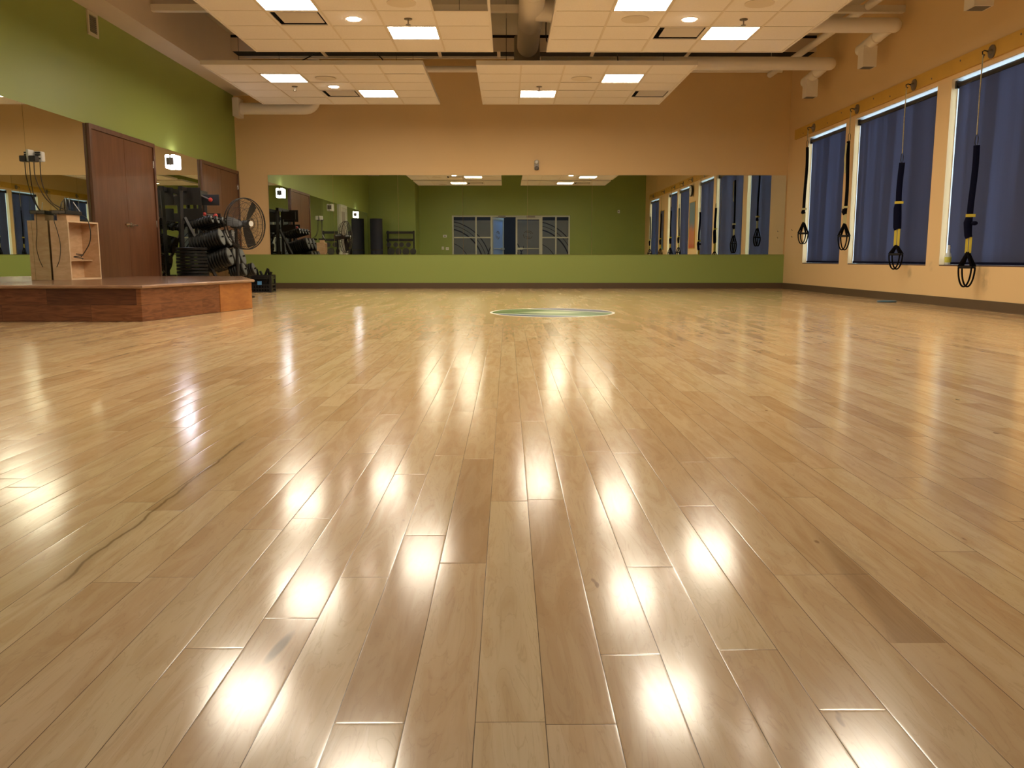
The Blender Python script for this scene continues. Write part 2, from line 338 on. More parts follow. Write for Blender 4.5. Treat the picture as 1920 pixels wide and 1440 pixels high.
# ------------------------------------------------------------------ mesh helpers
class MB:
    def __init__(s): s.b = bmesh.new()
    def box(s, x0, x1, y0, y1, z0, z1, mtx=None, bev=0.0):
        g = bmesh.ops.create_cube(s.b, size=1.0); vs = g['verts']
        bmesh.ops.scale(s.b, vec=(abs(x1 - x0), abs(y1 - y0), abs(z1 - z0)), verts=vs)
        bmesh.ops.translate(s.b, vec=((x0 + x1) / 2, (y0 + y1) / 2, (z0 + z1) / 2), verts=vs)
        if bev:
            es = list({e for v in vs for e in v.link_edges})
            r = bmesh.ops.bevel(s.b, geom=es, offset=bev, segments=2, affect='EDGES'); vs = list({v for f in r['faces'] for v in f.verts} | {v for v in vs if v.is_valid})
            if mtx:
                isl = set(); st = [vs[0]]
                while st:
                    q = st.pop()
                    if q in isl: continue
                    isl.add(q); st += [e.other_vert(q) for e in q.link_edges]
                vs = list(isl)
        if mtx: bmesh.ops.transform(s.b, matrix=mtx, verts=vs)
        return s
    def cyl(s, p, q, r, r2=None, n=24, caps=True):
        p = Vector(p); q = Vector(q); d = q - p
        g = bmesh.ops.create_cone(s.b, cap_ends=caps, segments=n, radius1=r, radius2=r if r2 is None else r2, depth=d.length)
        m = Matrix.Translation((p + q) / 2) @ d.to_track_quat('Z', 'Y').to_matrix().to_4x4()
        bmesh.ops.transform(s.b, matrix=m, verts=g['verts']); return s
    def tube(s, pts, r, n=10, closed=False, flat=None, up=None):
        pts = [Vector(p) for p in pts]; rings = []; N_ = len(pts)
        prev = None
        for i, p in enumerate(pts):
            a = pts[(i - 1) % N_] if (i > 0 or closed) else p; c = pts[(i + 1) % N_] if (i < N_ - 1 or closed) else p
            t = (c - a).normalized()
            if prev is None:
                ref = Vector(up) if up else (Vector((0, 0, 1)) if abs(t.z) < 0.9 else Vector((1, 0, 0)))
                prev = (ref - t * ref.dot(t)).normalized()
            else: prev = (prev - t * prev.dot(t)).normalized()
            bn = t.cross(prev); ring = []
            ra, rb = (r, r) if flat is None else (flat[0], flat[1])
            for k in range(n):
                an = 2 * math.pi * k / n; ring.append(s.b.verts.new(p + prev * math.cos(an) * ra + bn * math.sin(an) * rb))
            rings.append(ring)
        for i in range(N_ if closed else N_ - 1):
            A, B = rings[i], rings[(i + 1) % N_]
            for k in range(n): s.b.faces.new((A[k], A[(k + 1) % n], B[(k + 1) % n], B[k]))
        if not closed: s.b.faces.new(rings[0][::-1]); s.b.faces.new(rings[-1])
        return s
    def lathe(s, prof, c=(0, 0, 0), n=28, mtx=None):
        rings = []; vs = []
        for r, z in prof:
            ring = [s.b.verts.new((c[0] + r * math.cos(2 * math.pi * k / n), c[1] + r * math.sin(2 * math.pi * k / n), c[2] + z)) for k in range(n)]
            rings.append(ring); vs += ring
        for A, B in zip(rings, rings[1:]):
            for k in range(n): s.b.faces.new((A[k], A[(k + 1) % n], B[(k + 1) % n], B[k]))
        s.b.faces.new(rings[0][::-1]); s.b.faces.new(rings[-1])
        if mtx: bmesh.ops.transform(s.b, matrix=mtx, verts=vs)
        return s
    def sphere(s, c, r, sc=(1, 1, 1)):
        g = bmesh.ops.create_uvsphere(s.b, u_segments=18, v_segments=12, radius=r)
        bmesh.ops.scale(s.b, vec=sc, verts=g['verts']); bmesh.ops.translate(s.b, vec=c, verts=g['verts']); return s
    def prism(s, poly, z0, z1):
        lo = [s.b.verts.new((x, y, z0)) for x, y in poly]; hi = [s.b.verts.new((x, y, z1)) for x, y in poly]; n = len(poly)
        s.b.faces.new(lo[::-1]); s.b.faces.new(hi)
        for k in range(n): s.b.faces.new((lo[k], lo[(k + 1) % n], hi[(k + 1) % n], hi[k]))
        return s
    def build(s, name, m, parent=None, smooth=False, org=None):
        bmesh.ops.recalc_face_normals(s.b, faces=s.b.faces)
        me = bpy.data.meshes.new(name)
        if org: bmesh.ops.translate(s.b, vec=-Vector(org), verts=s.b.verts)
        s.b.to_mesh(me); s.b.free(); me.materials.append(m)
        if smooth:
            for p in me.polygons: p.use_smooth = True
            me.set_sharp_from_angle(angle=R(38))
        o = bpy.data.objects.new(name, me); COL.objects.link(o)
        if parent is not None: o.parent = parent
        if org: o.location = org
        return o
def tag(o, label, cat, group=None, kind=None):
    o['label'] = label; o['category'] = cat
    if group: o['group'] = group
    if kind: o['kind'] = kind
    return o
def thing(name, label, cat, loc=(0, 0, 0), rz=0.0, group=None):
    o = bpy.data.objects.new(name, None); COL.objects.link(o); o.empty_display_size = 0.1
    o.location = loc; o.rotation_euler = (0, 0, rz); return tag(o, label, cat, group)
def struct(o, label=None):
    o['kind'] = 'structure'
    if label: o['label'] = label
    return o
def copy_tree(o, parent=None):
    c = o.copy(); COL.objects.link(c)
    if parent is not None: c.parent = parent
    for ch in list(o.children): copy_tree(ch, c)
    return c

# ------------------------------------------------------------------ room shell
T = 0.3
struct(MB().box(XL - T, XR + T, YR - T, YB + T, -0.2, 0).build('floor', M['floor']), 'glossy maple plank floor with long boards running to the back wall')
struct(MB().box(XL - T, XR + T, YR - 5, YB + T, ZC, ZC + 0.2).build('ceiling', M['deck']), 'grey ceiling deck high above the hung panels')
struct(MB().box(XL - T, XR + T, YB, YB + T, 0, ZC).build('wall_back', M['backwall']), 'peach back wall with a green lower band under the long mirror')
struct(MB().box(XL - T, XL, YR - T, YB, 0, ZC).build('wall_left', M['green']), 'green left wall above the mirrors and brown doors')
# right wall with six window openings
ZS, ZT = 0.507, 2.82
WIN = [(14.50, 16.31), (11.48, 14.13), (9.25, 11.125), (6.25, 7.95), (4.45, 6.05), (0.75, 2.6)]
rw = MB(); rw.box(XR, XR + T, YR - T, YB, 0, ZS); rw.box(XR, XR + T, YR - T, YB, ZT, ZC)
ys = [YR - T] + [v for a, b in sorted(WIN) for v in (a, b)] + [YB]
for a, b in zip(ys[::2], ys[1::2]): rw.box(XR, XR + T, a, b, ZS, ZT)
struct(rw.build('wall_right', M['scuffed']), 'peach right wall pierced by tall blind-covered windows')
# rear wall with storefront opening and a jog at the left
SX0, SX1, SZ = -2.24, 2.52, 2.33
ww = MB(); ww.box(-3.57, SX0, YR - T, YR, 0, ZC); ww.box(SX1, XR, YR - T, YR, 0, ZC); ww.box(SX0, SX1, YR - T, YR, SZ, ZC)
ww.box(XL, -3.57, YR - T, 1.0, 0, ZC)
struct(ww.build('wall_rear', M['green']), 'green rear wall around the glazed entrance, seen in the mirror')
hl = MB(); hy = YR - T
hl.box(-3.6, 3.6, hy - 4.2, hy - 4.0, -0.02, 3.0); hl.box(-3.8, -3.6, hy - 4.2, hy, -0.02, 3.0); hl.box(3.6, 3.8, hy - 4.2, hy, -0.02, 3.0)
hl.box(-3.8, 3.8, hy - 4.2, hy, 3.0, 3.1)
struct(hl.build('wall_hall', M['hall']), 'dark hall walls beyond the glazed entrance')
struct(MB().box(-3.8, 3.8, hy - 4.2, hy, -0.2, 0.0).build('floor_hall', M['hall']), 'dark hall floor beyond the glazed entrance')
# left bulkhead
struct(MB().box(XL, -4.98, YR, YB, 3.76, ZC).build('trim_1', M['beige']), 'beige bulkhead along the top of the green wall')
# baseboards
struct(MB().box(XL, XR, YB - 0.012, YB, 0, 0.115).build('baseboard_back', M['base']), 'brown baseboard along the back wall')
struct(MB().box(XR - 0.012, XR, 0.0, YB - 0.012, 0, 0.115).build('baseboard_right', M['base']), 'brown baseboard under the windows')
struct(MB().box(XL, XL + 0.012, 1.0, YB - 0.012, 0, 0.10).build('baseboard_left', M['base']), 'brown baseboard along the mirrored left wall')
# header beam near the back wall: beige face, dark open underside between small brackets
hb = thing('ceiling_beam', 'beige beam with a black open underside crossing the ceiling before the back wall', 'beam', (0, 16.1, 4.29))
def hbx(n, m, *a):
    x0, x1, y0, y1, z0, z1 = a
    return MB().box(x0, x1, y0 - 16.1, y1 - 16.1, z0 - 4.29, z1 - 4.29).build(n, m, hb)
hbx('beam_face', M['beige'], -4.98, XR, 16.10, 16.13, 4.30, 4.53)
hbx('shadow_gap', M['void'], -4.98, XR, 16.11, 16.13, 4.53, ZC)
hbx('underside', M['void'], -4.98, XR, 16.13, 16.53, 4.31, 4.33)
hbx('rear_flange', M['trimw'], -4.98, XR, 16.53, 16.56, 4.27, 4.34)
for x in (-3.35, -1.24, -0.16, 1.55, 3.3): hbx('bracket', M['beige'], x - 0.03, x + 0.03, 16.13, 16.53, 4.292, 4.31)
g = 'thin cross beams above the ceiling panels'
for y, z, lb in ((12.62, 4.07, 'thin cream cross beam level with the second duct'), (9.6, 4.07, 'thin cream cross beam nearest the camera')):
    tag(MB().box(-4.98, XR, -0.05, 0.05, -0.045, 0.045).build('cross_beam', M['duct']), lb, 'beam', g).location = (0, y, z)

# ------------------------------------------------------------------ windows, blinds, sills
wl = ['farthest', 'second', 'third', 'fourth', 'fifth', 'last']
near = ['beside the back corner', 'wide, between two straps', 'nearest the camera in direct view', 'past the clock, seen in the mirror', 'between two posters, seen in the mirror', 'at the rear corner, seen in the mirror']
for i, (y0, y1) in enumerate(WIN):
    wroot = bpy.data.objects.new('window_%d' % (i + 1), None); COL.objects.link(wroot); wroot.location = (XR + 0.27, (y0 + y1) / 2, ZS)
    struct(wroot, 'tall window in the right wall, ' + near[i])
    h = (y1 - y0) / 2; H = ZT - ZS
    f = MB(); f.box(-0.03, 0.02, -h, -h + 0.03, 0, H); f.box(-0.03, 0.02, h - 0.03, h, 0, H)
    f.box(-0.03, 0.02, -h + 0.03, h - 0.03, 0, 0.03); f.box(-0.03, 0.02, -h + 0.03, h - 0.03, H - 0.03, H)
    f.build('window_frame', M['alu'], wroot)
    MB().box(-0.008, -0.002, -h + 0.03, h - 0.03, 0.03, H - 0.03).build('glass', M['glass'], wroot)
    MB().box(-0.265, -0.03, -h, h, 0.0, 0.014).build('window_sill', M['sill'], wroot)
    MB().box(-0.25, -0.03, -h, h, H - 0.006, H).build('added_head_liner', M['alu'], wroot)
    for s in (-1, 1): MB().box(-0.19, -0.03, s * h - s * 0.006, s * h, 0.014, H - 0.006).build('added_side_liner', M['alu'], wroot)  # white liners added to brighten the daylight slits around the blind
    r = thing('roller_blind', 'navy roller blind drawn down over the window ' + near[i], 'blind', (XR + 0.07, (y0 + y1) / 2, ZT - 0.068), 0, 'roller blinds on the right wall')
    hb_ = h - 0.055
    b = MB(); ny_, nz = 40, 16; zz0 = -(H - 0.068) + 0.05
    grid = [[b.b.verts.new((0.004 * math.sin(j * 0.5 + i) * (1 - k / nz), -hb_ + 2 * hb_ * j / ny_, zz0 * (1 - k / nz))) for k in range(nz + 1)] for j in range(ny_ + 1)]
    for j in range(ny_):
        for k in range(nz): b.b.faces.new((grid[j][k], grid[j + 1][k], grid[j + 1][k + 1], grid[j][k + 1]))
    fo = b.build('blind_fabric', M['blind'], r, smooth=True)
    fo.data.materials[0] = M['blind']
    MB().cyl((0, -hb_, 0), (0, hb_, 0), 0.03).build('roller_tube', M['blackm'], r, smooth=True)
    MB().box(-0.008, 0.012, -hb_, hb_, zz0 - 0.03, zz0).build('hem_bar', M['navy'], r)
    for s in (-1, 1): MB().box(-0.04, 0.04, s * hb_ - 0.008, s * (hb_ + 0.03), -0.045, 0.045).build('bracket', M['blackm'], r)

# ------------------------------------------------------------------ mustard mounting board with anchors and straps
bd = thing('mounting_board', 'long mustard yellow plank screwed to the wall above the windows', 'board', (XR - 0.02, 9.0, 2.96))
MB().box(-0.02, 0.019, -8.2, 7.96, -0.09, 0.09, bev=0.002).build('plank', M['board'], bd)
sc0 = None
for k in range(26):
    yy = -8.0 + 0.62 * k
    if sc0 is None: sc0 = MB().cyl((-0.024, 0, 0), (-0.018, 0, 0), 0.012, n=10).build('screw', M['grille'], bd); s_ = sc0
    else: s_ = sc0.copy(); COL.objects.link(s_); s_.parent = bd
    s_.location = (0, yy + 0.06 * math.sin(k * 3), 0.035 * (-1) ** k)

def anchor(y, label, g):
    t = thing('strap_anchor', label, 'wall anchor', (XR - 0.04, y, 2.94), 0, g)
    MB().cyl((0, 0, 0), (-0.014, 0, 0), 0.075, n=28).build('disc', M['copper'], t, smooth=True)
    MB().cyl((-0.014, 0, 0), (-0.05, 0, 0), 0.03, 0.02, n=18).build('boss', M['copper'], t, smooth=True)
    MB().tube([(-0.045, 0, 0.0), (-0.09, 0, 0.012), (-0.115, 0, 0), (-0.11, 0, -0.03), (-0.085, 0, -0.04)], 0.007, n=8).build('hook', M['blackm'], t, smooth=True)
    return t

def loop_pts(cx, cz, ry, rz, a0, a1, n=24, x=0.0, xs=0.0):
    return [(x + xs * math.sin(i / n * math.pi), cx + ry * math.cos(R(a0 + (a1 - a0) * i / n)), cz + rz * math.sin(R(a0 + (a1 - a0) * i / n))) for i in range(n + 1)]

def trainer(y, zs, label, g, wm='navy', ym='yellow', ww_=0.028, doubled=False, rope='rope', twin=0.0, knot=False):
    """zs: top, rope end, tag, clump end, yellow end, grip, loop bottom"""
    zt, z1, z2, z3, z4, z5, z6 = zs
    t = thing('suspension_trainer', label, 'exercise strap', (XR - 0.145, y, zt), R(58), g)
    q = lambda z: z - zt
    W = M[wm]
    if z1 < zt - 0.2:
        MB().tube([(0, 0, 0.0), (0.004, 0.004, q((zt + z1) / 2)), (0, 0, q(z1))], 0.007, n=8).build('cord', M[rope], t, smooth=True)
    else: MB().tube([(0, 0, 0.0), (0, 0, q(z1))], 0.006, n=8).build('cord', W, t, smooth=True)
    MB().tube([(0, 0.0, q(z1) + 0.02), (0, 0.016, q(z1) - 0.03), (0, 0.014, q(z1) - 0.1), (0, 0, q(z1) - 0.13), (0, -0.014, q(z1) - 0.1), (0, -0.016, q(z1) - 0.03)], 0.005, n=8, closed=True).build('carabiner', M['blackm'], t, smooth=True)
    b = MB(); n = 18; pts = []
    for i in range(n + 1):
        f = i / n; z = q(z1) - 0.12 + (q(z3) - q(z1) + 0.12) * f
        pts.append((0.004 * math.sin(f * 9), 0.01 * math.sin(f * 5 + y), z))
    b.tube(pts, 0.02, n=10, flat=(0.010, ww_), up=(1, 0, 0))
    if twin: b.tube([(p[0] - .01, p[1] + 0.03 + 0.01 * math.sin(k), p[2] * 1.0) for k, p in enumerate(pts[:int(n * twin)])], 0.01, n=8, flat=(0.004, 0.012), up=(1, 0, 0))
    b.build('webbing', W, t, smooth=True)
    if doubled: MB().tube([(-0.02, 0.035, q(z1) - 0.15), (-0.02, 0.045, q(z1) - 0.4), (-0.02, 0.03, q(z1) - 0.62)], 0.01, n=8, flat=(0.004, 0.013), up=(1, 0, 0)).build('loose_strap', M['paleyellow'], t, smooth=True)
    MB().box(-0.018, 0.018, -ww_ - .014, ww_ + .016, q(z2) - 0.016, q(z2) + 0.016).build('keeper_tag', M[ym], t)
    c = MB(); c.tube([(0, 0.012, q(z2) - 0.03), (-0.005, 0.03 if knot else 0.022, q(z2) - 0.08), (0, 0.012, q(z3) + 0.02), (0, 0, q(z3) - 0.005)], 0.03, n=10, flat=(0.02, ww_ + .006), up=(1, 0, 0))
    if knot: c.sphere((-0.005, -0.045, q(z2) - 0.09), 0.028, (1, 1.3, .9))
    c.build('buckle', W, t, smooth=True)
    for s in (-1, 1): MB().box(-0.004, 0.004, s * ww_ * .52 - ww_ * .42, s * ww_ * .52 + ww_ * .42, q(z4), q(z3)).build('colour_strap', M[ym], t)
    # two handles hanging together
    for s, dx in ((1, -0.012), (-1, 0.016)):
        hw = 0.068; dy = s * 0.018
        tr = MB(); tr.tube([(dx, dy * .2, q(z4) + 0.01), (dx, dy - hw, q(z5) + 0.0)], 0.008, n=8, flat=(0.009, 0.016), up=(1, 0, 0)).tube([(dx, dy * .2, q(z4) + 0.01), (dx, dy + hw, q(z5))], 0.008, n=8, flat=(0.009, 0.016), up=(1, 0, 0))
        tr.build('handle_strap', M['webbing'], t, smooth=True)
        MB().cyl((dx, dy - hw, q(z5)), (dx, dy + hw, q(z5)), 0.017, n=14).build('grip', M['rubber'], t, smooth=True)
        zb = q(z6); zc = q(z5)
        MB().tube([(dx, dy + hw * math.cos(R(180 + 180 * i / 20)), zc + (zc - zb) * math.sin(R(180 + 180 * i / 20))) for i in range(21)], 0.01, n=8, flat=(0.02, 0.010), up=(1, 0, 0)).build('foot_loop', M['webbing'], t, smooth=True)
    return t
GA, GT = 'strap anchors on the mustard plank', 'suspension straps along the windows'
anchor(15.91, 'round dark steel anchor at the far end of the mustard plank', GA)
trainer(15.91, (2.93, 2.72, 1.50, 1.42, 1.25, 1.06, 0.87), 'black suspension strap hanging at the far edge of the farthest window', GT, 'webbing', 'paleyellow')
anchor(13.97, 'round dark steel anchor above the pier between the two farthest windows', GA)
trainer(13.97, (2.93, 2.57, 1.42, 1.31, 1.15, 0.96, 0.74), 'black suspension strap with a loose pale strap, on the pier between the two farthest windows', GT, 'webbing', 'paleyellow', doubled=True)
anchor(12.06, 'round dark steel anchor above the middle of the wide window', GA)
trainer(12.06, (2.93, 2.03, 1.37, 1.01, 0.775, 0.66, 0.455), 'navy suspension strap with bright yellow section hanging before the wide window', GT, ww_=0.040)
anchor(10.17, 'round dark steel anchor nearest the camera, beside the top right image edge', GA)
trainer(10.17, (2.91, 2.02, 1.10, 0.85, 0.665, 0.50, 0.27), 'navy knotted suspension strap hanging low before the nearest visible window', GT, ww_=0.036, knot=True)
for y, t1 in ((8.55, 'over the poster below the clock'), (7.2, 'before the window past the clock'), (5.8, 'before the window between the two posters'), (3.9, 'beside the violet poster'), (1.8, 'before the rear corner window')):
    anchor(y, 'dark round anchor %s, seen in the mirror' % t1, GA)
    if y != 8.55: trainer(y, (2.91, 2.3, 1.30, 1.1, 0.95, 0.8, 0.6), 'black suspension strap %s, seen in the mirror' % t1, GT, 'webbing', 'yellow')
for (y0, y1, z0, z1, m_, lb) in ((8.12, 8.92, 0.92, 2.28, 'poster1', 'tall blue and orange poster on the pier under the clock, seen in the mirror'), (3.0, 3.75, 0.92, 2.3, 'poster2', 'tall violet and teal poster near the rear, seen in the mirror')):
    p = thing('poster', lb, 'poster', (0, 0, 0), 0, 'posters between the windows')
    MB().box(XR - 0.012, XR - 0.001, y0, y1, z0, z1).build('print', M[m_], p)
    f = MB(); f.box(XR - 0.018, XR - 0.0, y0 - 0.02, y0, z0, z1); f.box(XR - 0.018, XR, y1, y1 + 0.02, z0, z1); f.box(XR - 0.018, XR, y0 - .02, y1 + .02, z0 - 0.02, z0); f.box(XR - 0.018, XR, y0 - .02, y1 + .02, z1, z1 + 0.02)
    f.build('frame', M['board'], p)
ck = thing('wall_clock', 'round dark rimmed clock above the poster, seen in the mirror', 'clock', (XR - 0.065, 8.5, 2.62))
MB().cyl((0.025, 0, 0), (-0.02, 0, 0), 0.17, n=36).build('case', M['black'], ck, smooth=True)
MB().cyl((-0.0205, 0, 0), (-0.023, 0, 0), 0.145, n=36).build('dial', M['whitep'], ck)
MB().box(-0.026, -0.023, -0.005, 0.005, -0.02, 0.12).box(-0.026, -0.023, -0.02, 0.08, -0.005, 0.005).build('hands', M['black'], ck)

# spray bottle on sill of window 3
sb = thing('spray_bottle', 'clear white spray bottle with a yellow green label on the window sill', 'bottle', (XR + 0.055, 11.0, ZS + 0.014), R(70))
MB().lathe([(0.038, 0), (0.043, 0.008), (0.043, 0.11), (0.036, 0.135), (0.020, 0.16), (0.018, 0.20)], n=24).build('bottle_body', M['bottle'], sb, smooth=True)
MB().lathe([(0.0438, 0.03), (0.0438, 0.10)], n=24).build('sticker', M['ylabel'], sb, smooth=True)
MB().cyl((0, 0, 0.195), (0, 0, 0.225), 0.018, n=18).box(-0.02, 0.05, -0.012, 0.012, 0.222, 0.25, bev=0.004).cyl((0.05, 0, 0.236), (0.065, 0, 0.236), 0.009, n=12).tube([(0.03, 0, 0.225), (0.045, 0, 0.2), (0.042, 0, 0.175)], 0.005, n=8).build('trigger_head', M['whitep'], sb, smooth=True)
# disc lying on floor by the right wall
tag(MB().lathe([(0.09, 0.0), (0.13, 0.006), (0.135, 0.018), (0.12, 0.022), (0.05, 0.026), (0.01, 0.027)], n=32, mtx=Matrix.Scale(0.75, 4, (0, 1, 0))).build('floor_disc', M['bluecloth'], smooth=True), 'small grey blue disc lying on the floor under the windows', 'disc').location = (5.28, 11.9, 0)
for yy, zz in ((16.94, 1.15), (16.94, 1.02)):
    tag(MB().tube([(0, 0, 0), (-0.02, 0, 0), (-0.022, 0, 0.02)], 0.005, n=8).build('wall_hook', M['grille']), 'small dark hook on the peach wall by the back corner, ' + ('upper' if zz > 1.1 else 'lower'), 'hook', 'wall hooks by the back corner').location = (XR, yy, zz)

# ------------------------------------------------------------------ mirrors
GM = 'mirror panels on the back wall'
xs = [-4.765] + [-4.765 + (10.32) * k / 8 for k in range(1, 9)]
tilt = [0.0, -0.10, 0.06, 0.16, -0.05, 0.05, -0.12, 0.0]
pos = ['at the far left end beside the fan', 'second from the left end', 'third from the left end', 'showing the left half of the glazed entrance', 'showing the right half of the glazed entrance', 'showing plain green wall', 'showing the receding window row', 'at the far right end by the corner']
for k in range(8):
    a, b_ = xs[k] + 0.002, xs[k + 1] - 0.002; cx = (a + b_) / 2; hw = (b_ - a) / 2
    t = thing('wall_mirror', 'back wall mirror panel ' + pos[k], 'mirror', (cx, YB - 0.016, 0.684), R(tilt[k] * 0.35), GM)
    MB().box(-hw, hw, 0.0, 0.008, 0.0, 1.556).build('mirror_glass', M['mirror'], t)
GL = 'mirror panels on the left wall'
for (a, b_, lb) in ((9.815, 11.23, 'behind the plywood crate'), (8.4, 9.81, 'at the left image edge'), (7.15, 8.395, 'just past the pale side door, seen in the mirror'), (4.6, 6.05, 'under the third lit sconce, seen in the mirror'), (3.15, 4.595, 'beside the lit rear sconce, seen in the mirror'), (1.6, 3.145, 'nearest the rear corner, seen in the mirror'), (13.33, 15.27, 'between the two brown doors')):
    t = thing('wall_mirror', 'tall left wall mirror panel ' + lb, 'mirror', (XL + 0.001, (a + b_) / 2, 0.12), 0, GL)
    MB().box(0.0, 0.008, -(b_ - a) / 2, (b_ - a) / 2, 0, 2.185).build('mirror_glass', M['mirror'], t)

# ------------------------------------------------------------------ double doors on the left wall
def double_door(i, y0, y1, label):
    d = bpy.data.objects.new('door_%d' % i, None); COL.objects.link(d); d.location = (XL, (y0 + y1) / 2, 0); struct(d, label)
    h = (y1 - y0) / 2; H = 2.31; fw = 0.06
    f = MB(); f.box(0.001, 0.05, -h, -h + fw, 0, H); f.box(0.001, 0.05, h - fw, h, 0, H); f.box(0.001, 0.05, -h + fw, h - fw, H - fw, H)
    f.build('door_frame', M['doorframe'], d)
    for s in (-1, 1):
        a, b_ = (-h + fw + 0.003, -0.003) if s < 0 else (0.003, h - fw - 0.003)
        lf = MB().box(0.004, 0.032, a, b_, 0.01, H - fw - 0.003, bev=0.001).build('door_leaf', M['door'], d)
        hd = MB(); hy_ = s * 0.055; hd.cyl((0.03, hy_, 1.07), (0.045, hy_, 1.07), 0.032, n=18).cyl((0.045, hy_, 1.07), (0.075, hy_, 1.07), 0.012, n=12).tube([(0.075, hy_, 1.07), (0.078, hy_ + s * 0.05, 1.072), (0.07, hy_ + s * 0.13, 1.068)], 0.014, n=8)
        hd.build('door_handle', M['chrome'], lf, smooth=True)
        hg = [0.25, 1.12, 2.0]
        for z in hg: MB().cyl((0.036, s * (h - fw), z - 0.05), (0.036, s * (h - fw), z + 0.05), 0.009, n=10).build('hinge', M['chrome'], lf, smooth=True)
double_door(1, 11.25, 13.30, 'reddish brown double door behind the plywood crate')
double_door(2, 15.30, 17.38, 'reddish brown double door behind the fan, next to the back corner')
d3 = bpy.data.objects.new('door_3', None); COL.objects.link(d3); d3.location = (XL, 6.6, 0); struct(d3, 'pale glazed side door in the left wall, seen in the mirror')
f = MB(); f.box(0.001, 0.07, -0.53, -0.45, 0, 2.31); f.box(0.001, 0.07, 0.45, 0.53, 0, 2.31); f.box(0.001, 0.07, -0.45, 0.45, 2.22, 2.31); f.build('door_frame', M['paint'], d3)
MB().box(0.002, 0.03, -0.447, 0.447, 0.01, 2.217).build('door_leaf', M['paint'], d3)
MB().box(0.031, 0.036, -0.33, 0.33, 0.3, 2.1).build('door_pane', M['smudge'], d3)

# ------------------------------------------------------------------ sconces
def sconce(y, on, label):
    t = thing('wall_sconce', label, 'sconce', (XL + 0.011, y, 2.13), 0, 'square sconces on the mirrored wall')
    MB().box(0, 0.012, -0.12, 0.12, -0.10, 0.10).build('backplate', M['whitep'], t)
    MB().box(0.012, 0.078, -0.125, 0.125, -0.105, 0.105, bev=0.008).build('diffuser', M['sconce'] if on else M['sconceoff'], t)
    for s_y in (-1, 1): MB().box(0.0, 0.056, s_y * 0.126, s_y * 0.134, -0.055, 0.06).build('side_cap', M['grille'], t)
sconce(14.1, True, 'lit square sconce on the mirror between the brown doors')
sconce(8.4, False, 'unlit square sconce near the crate, seen in the mirror')
sconce(4.1, True, 'lit square sconce toward the rear, seen in the mirror')

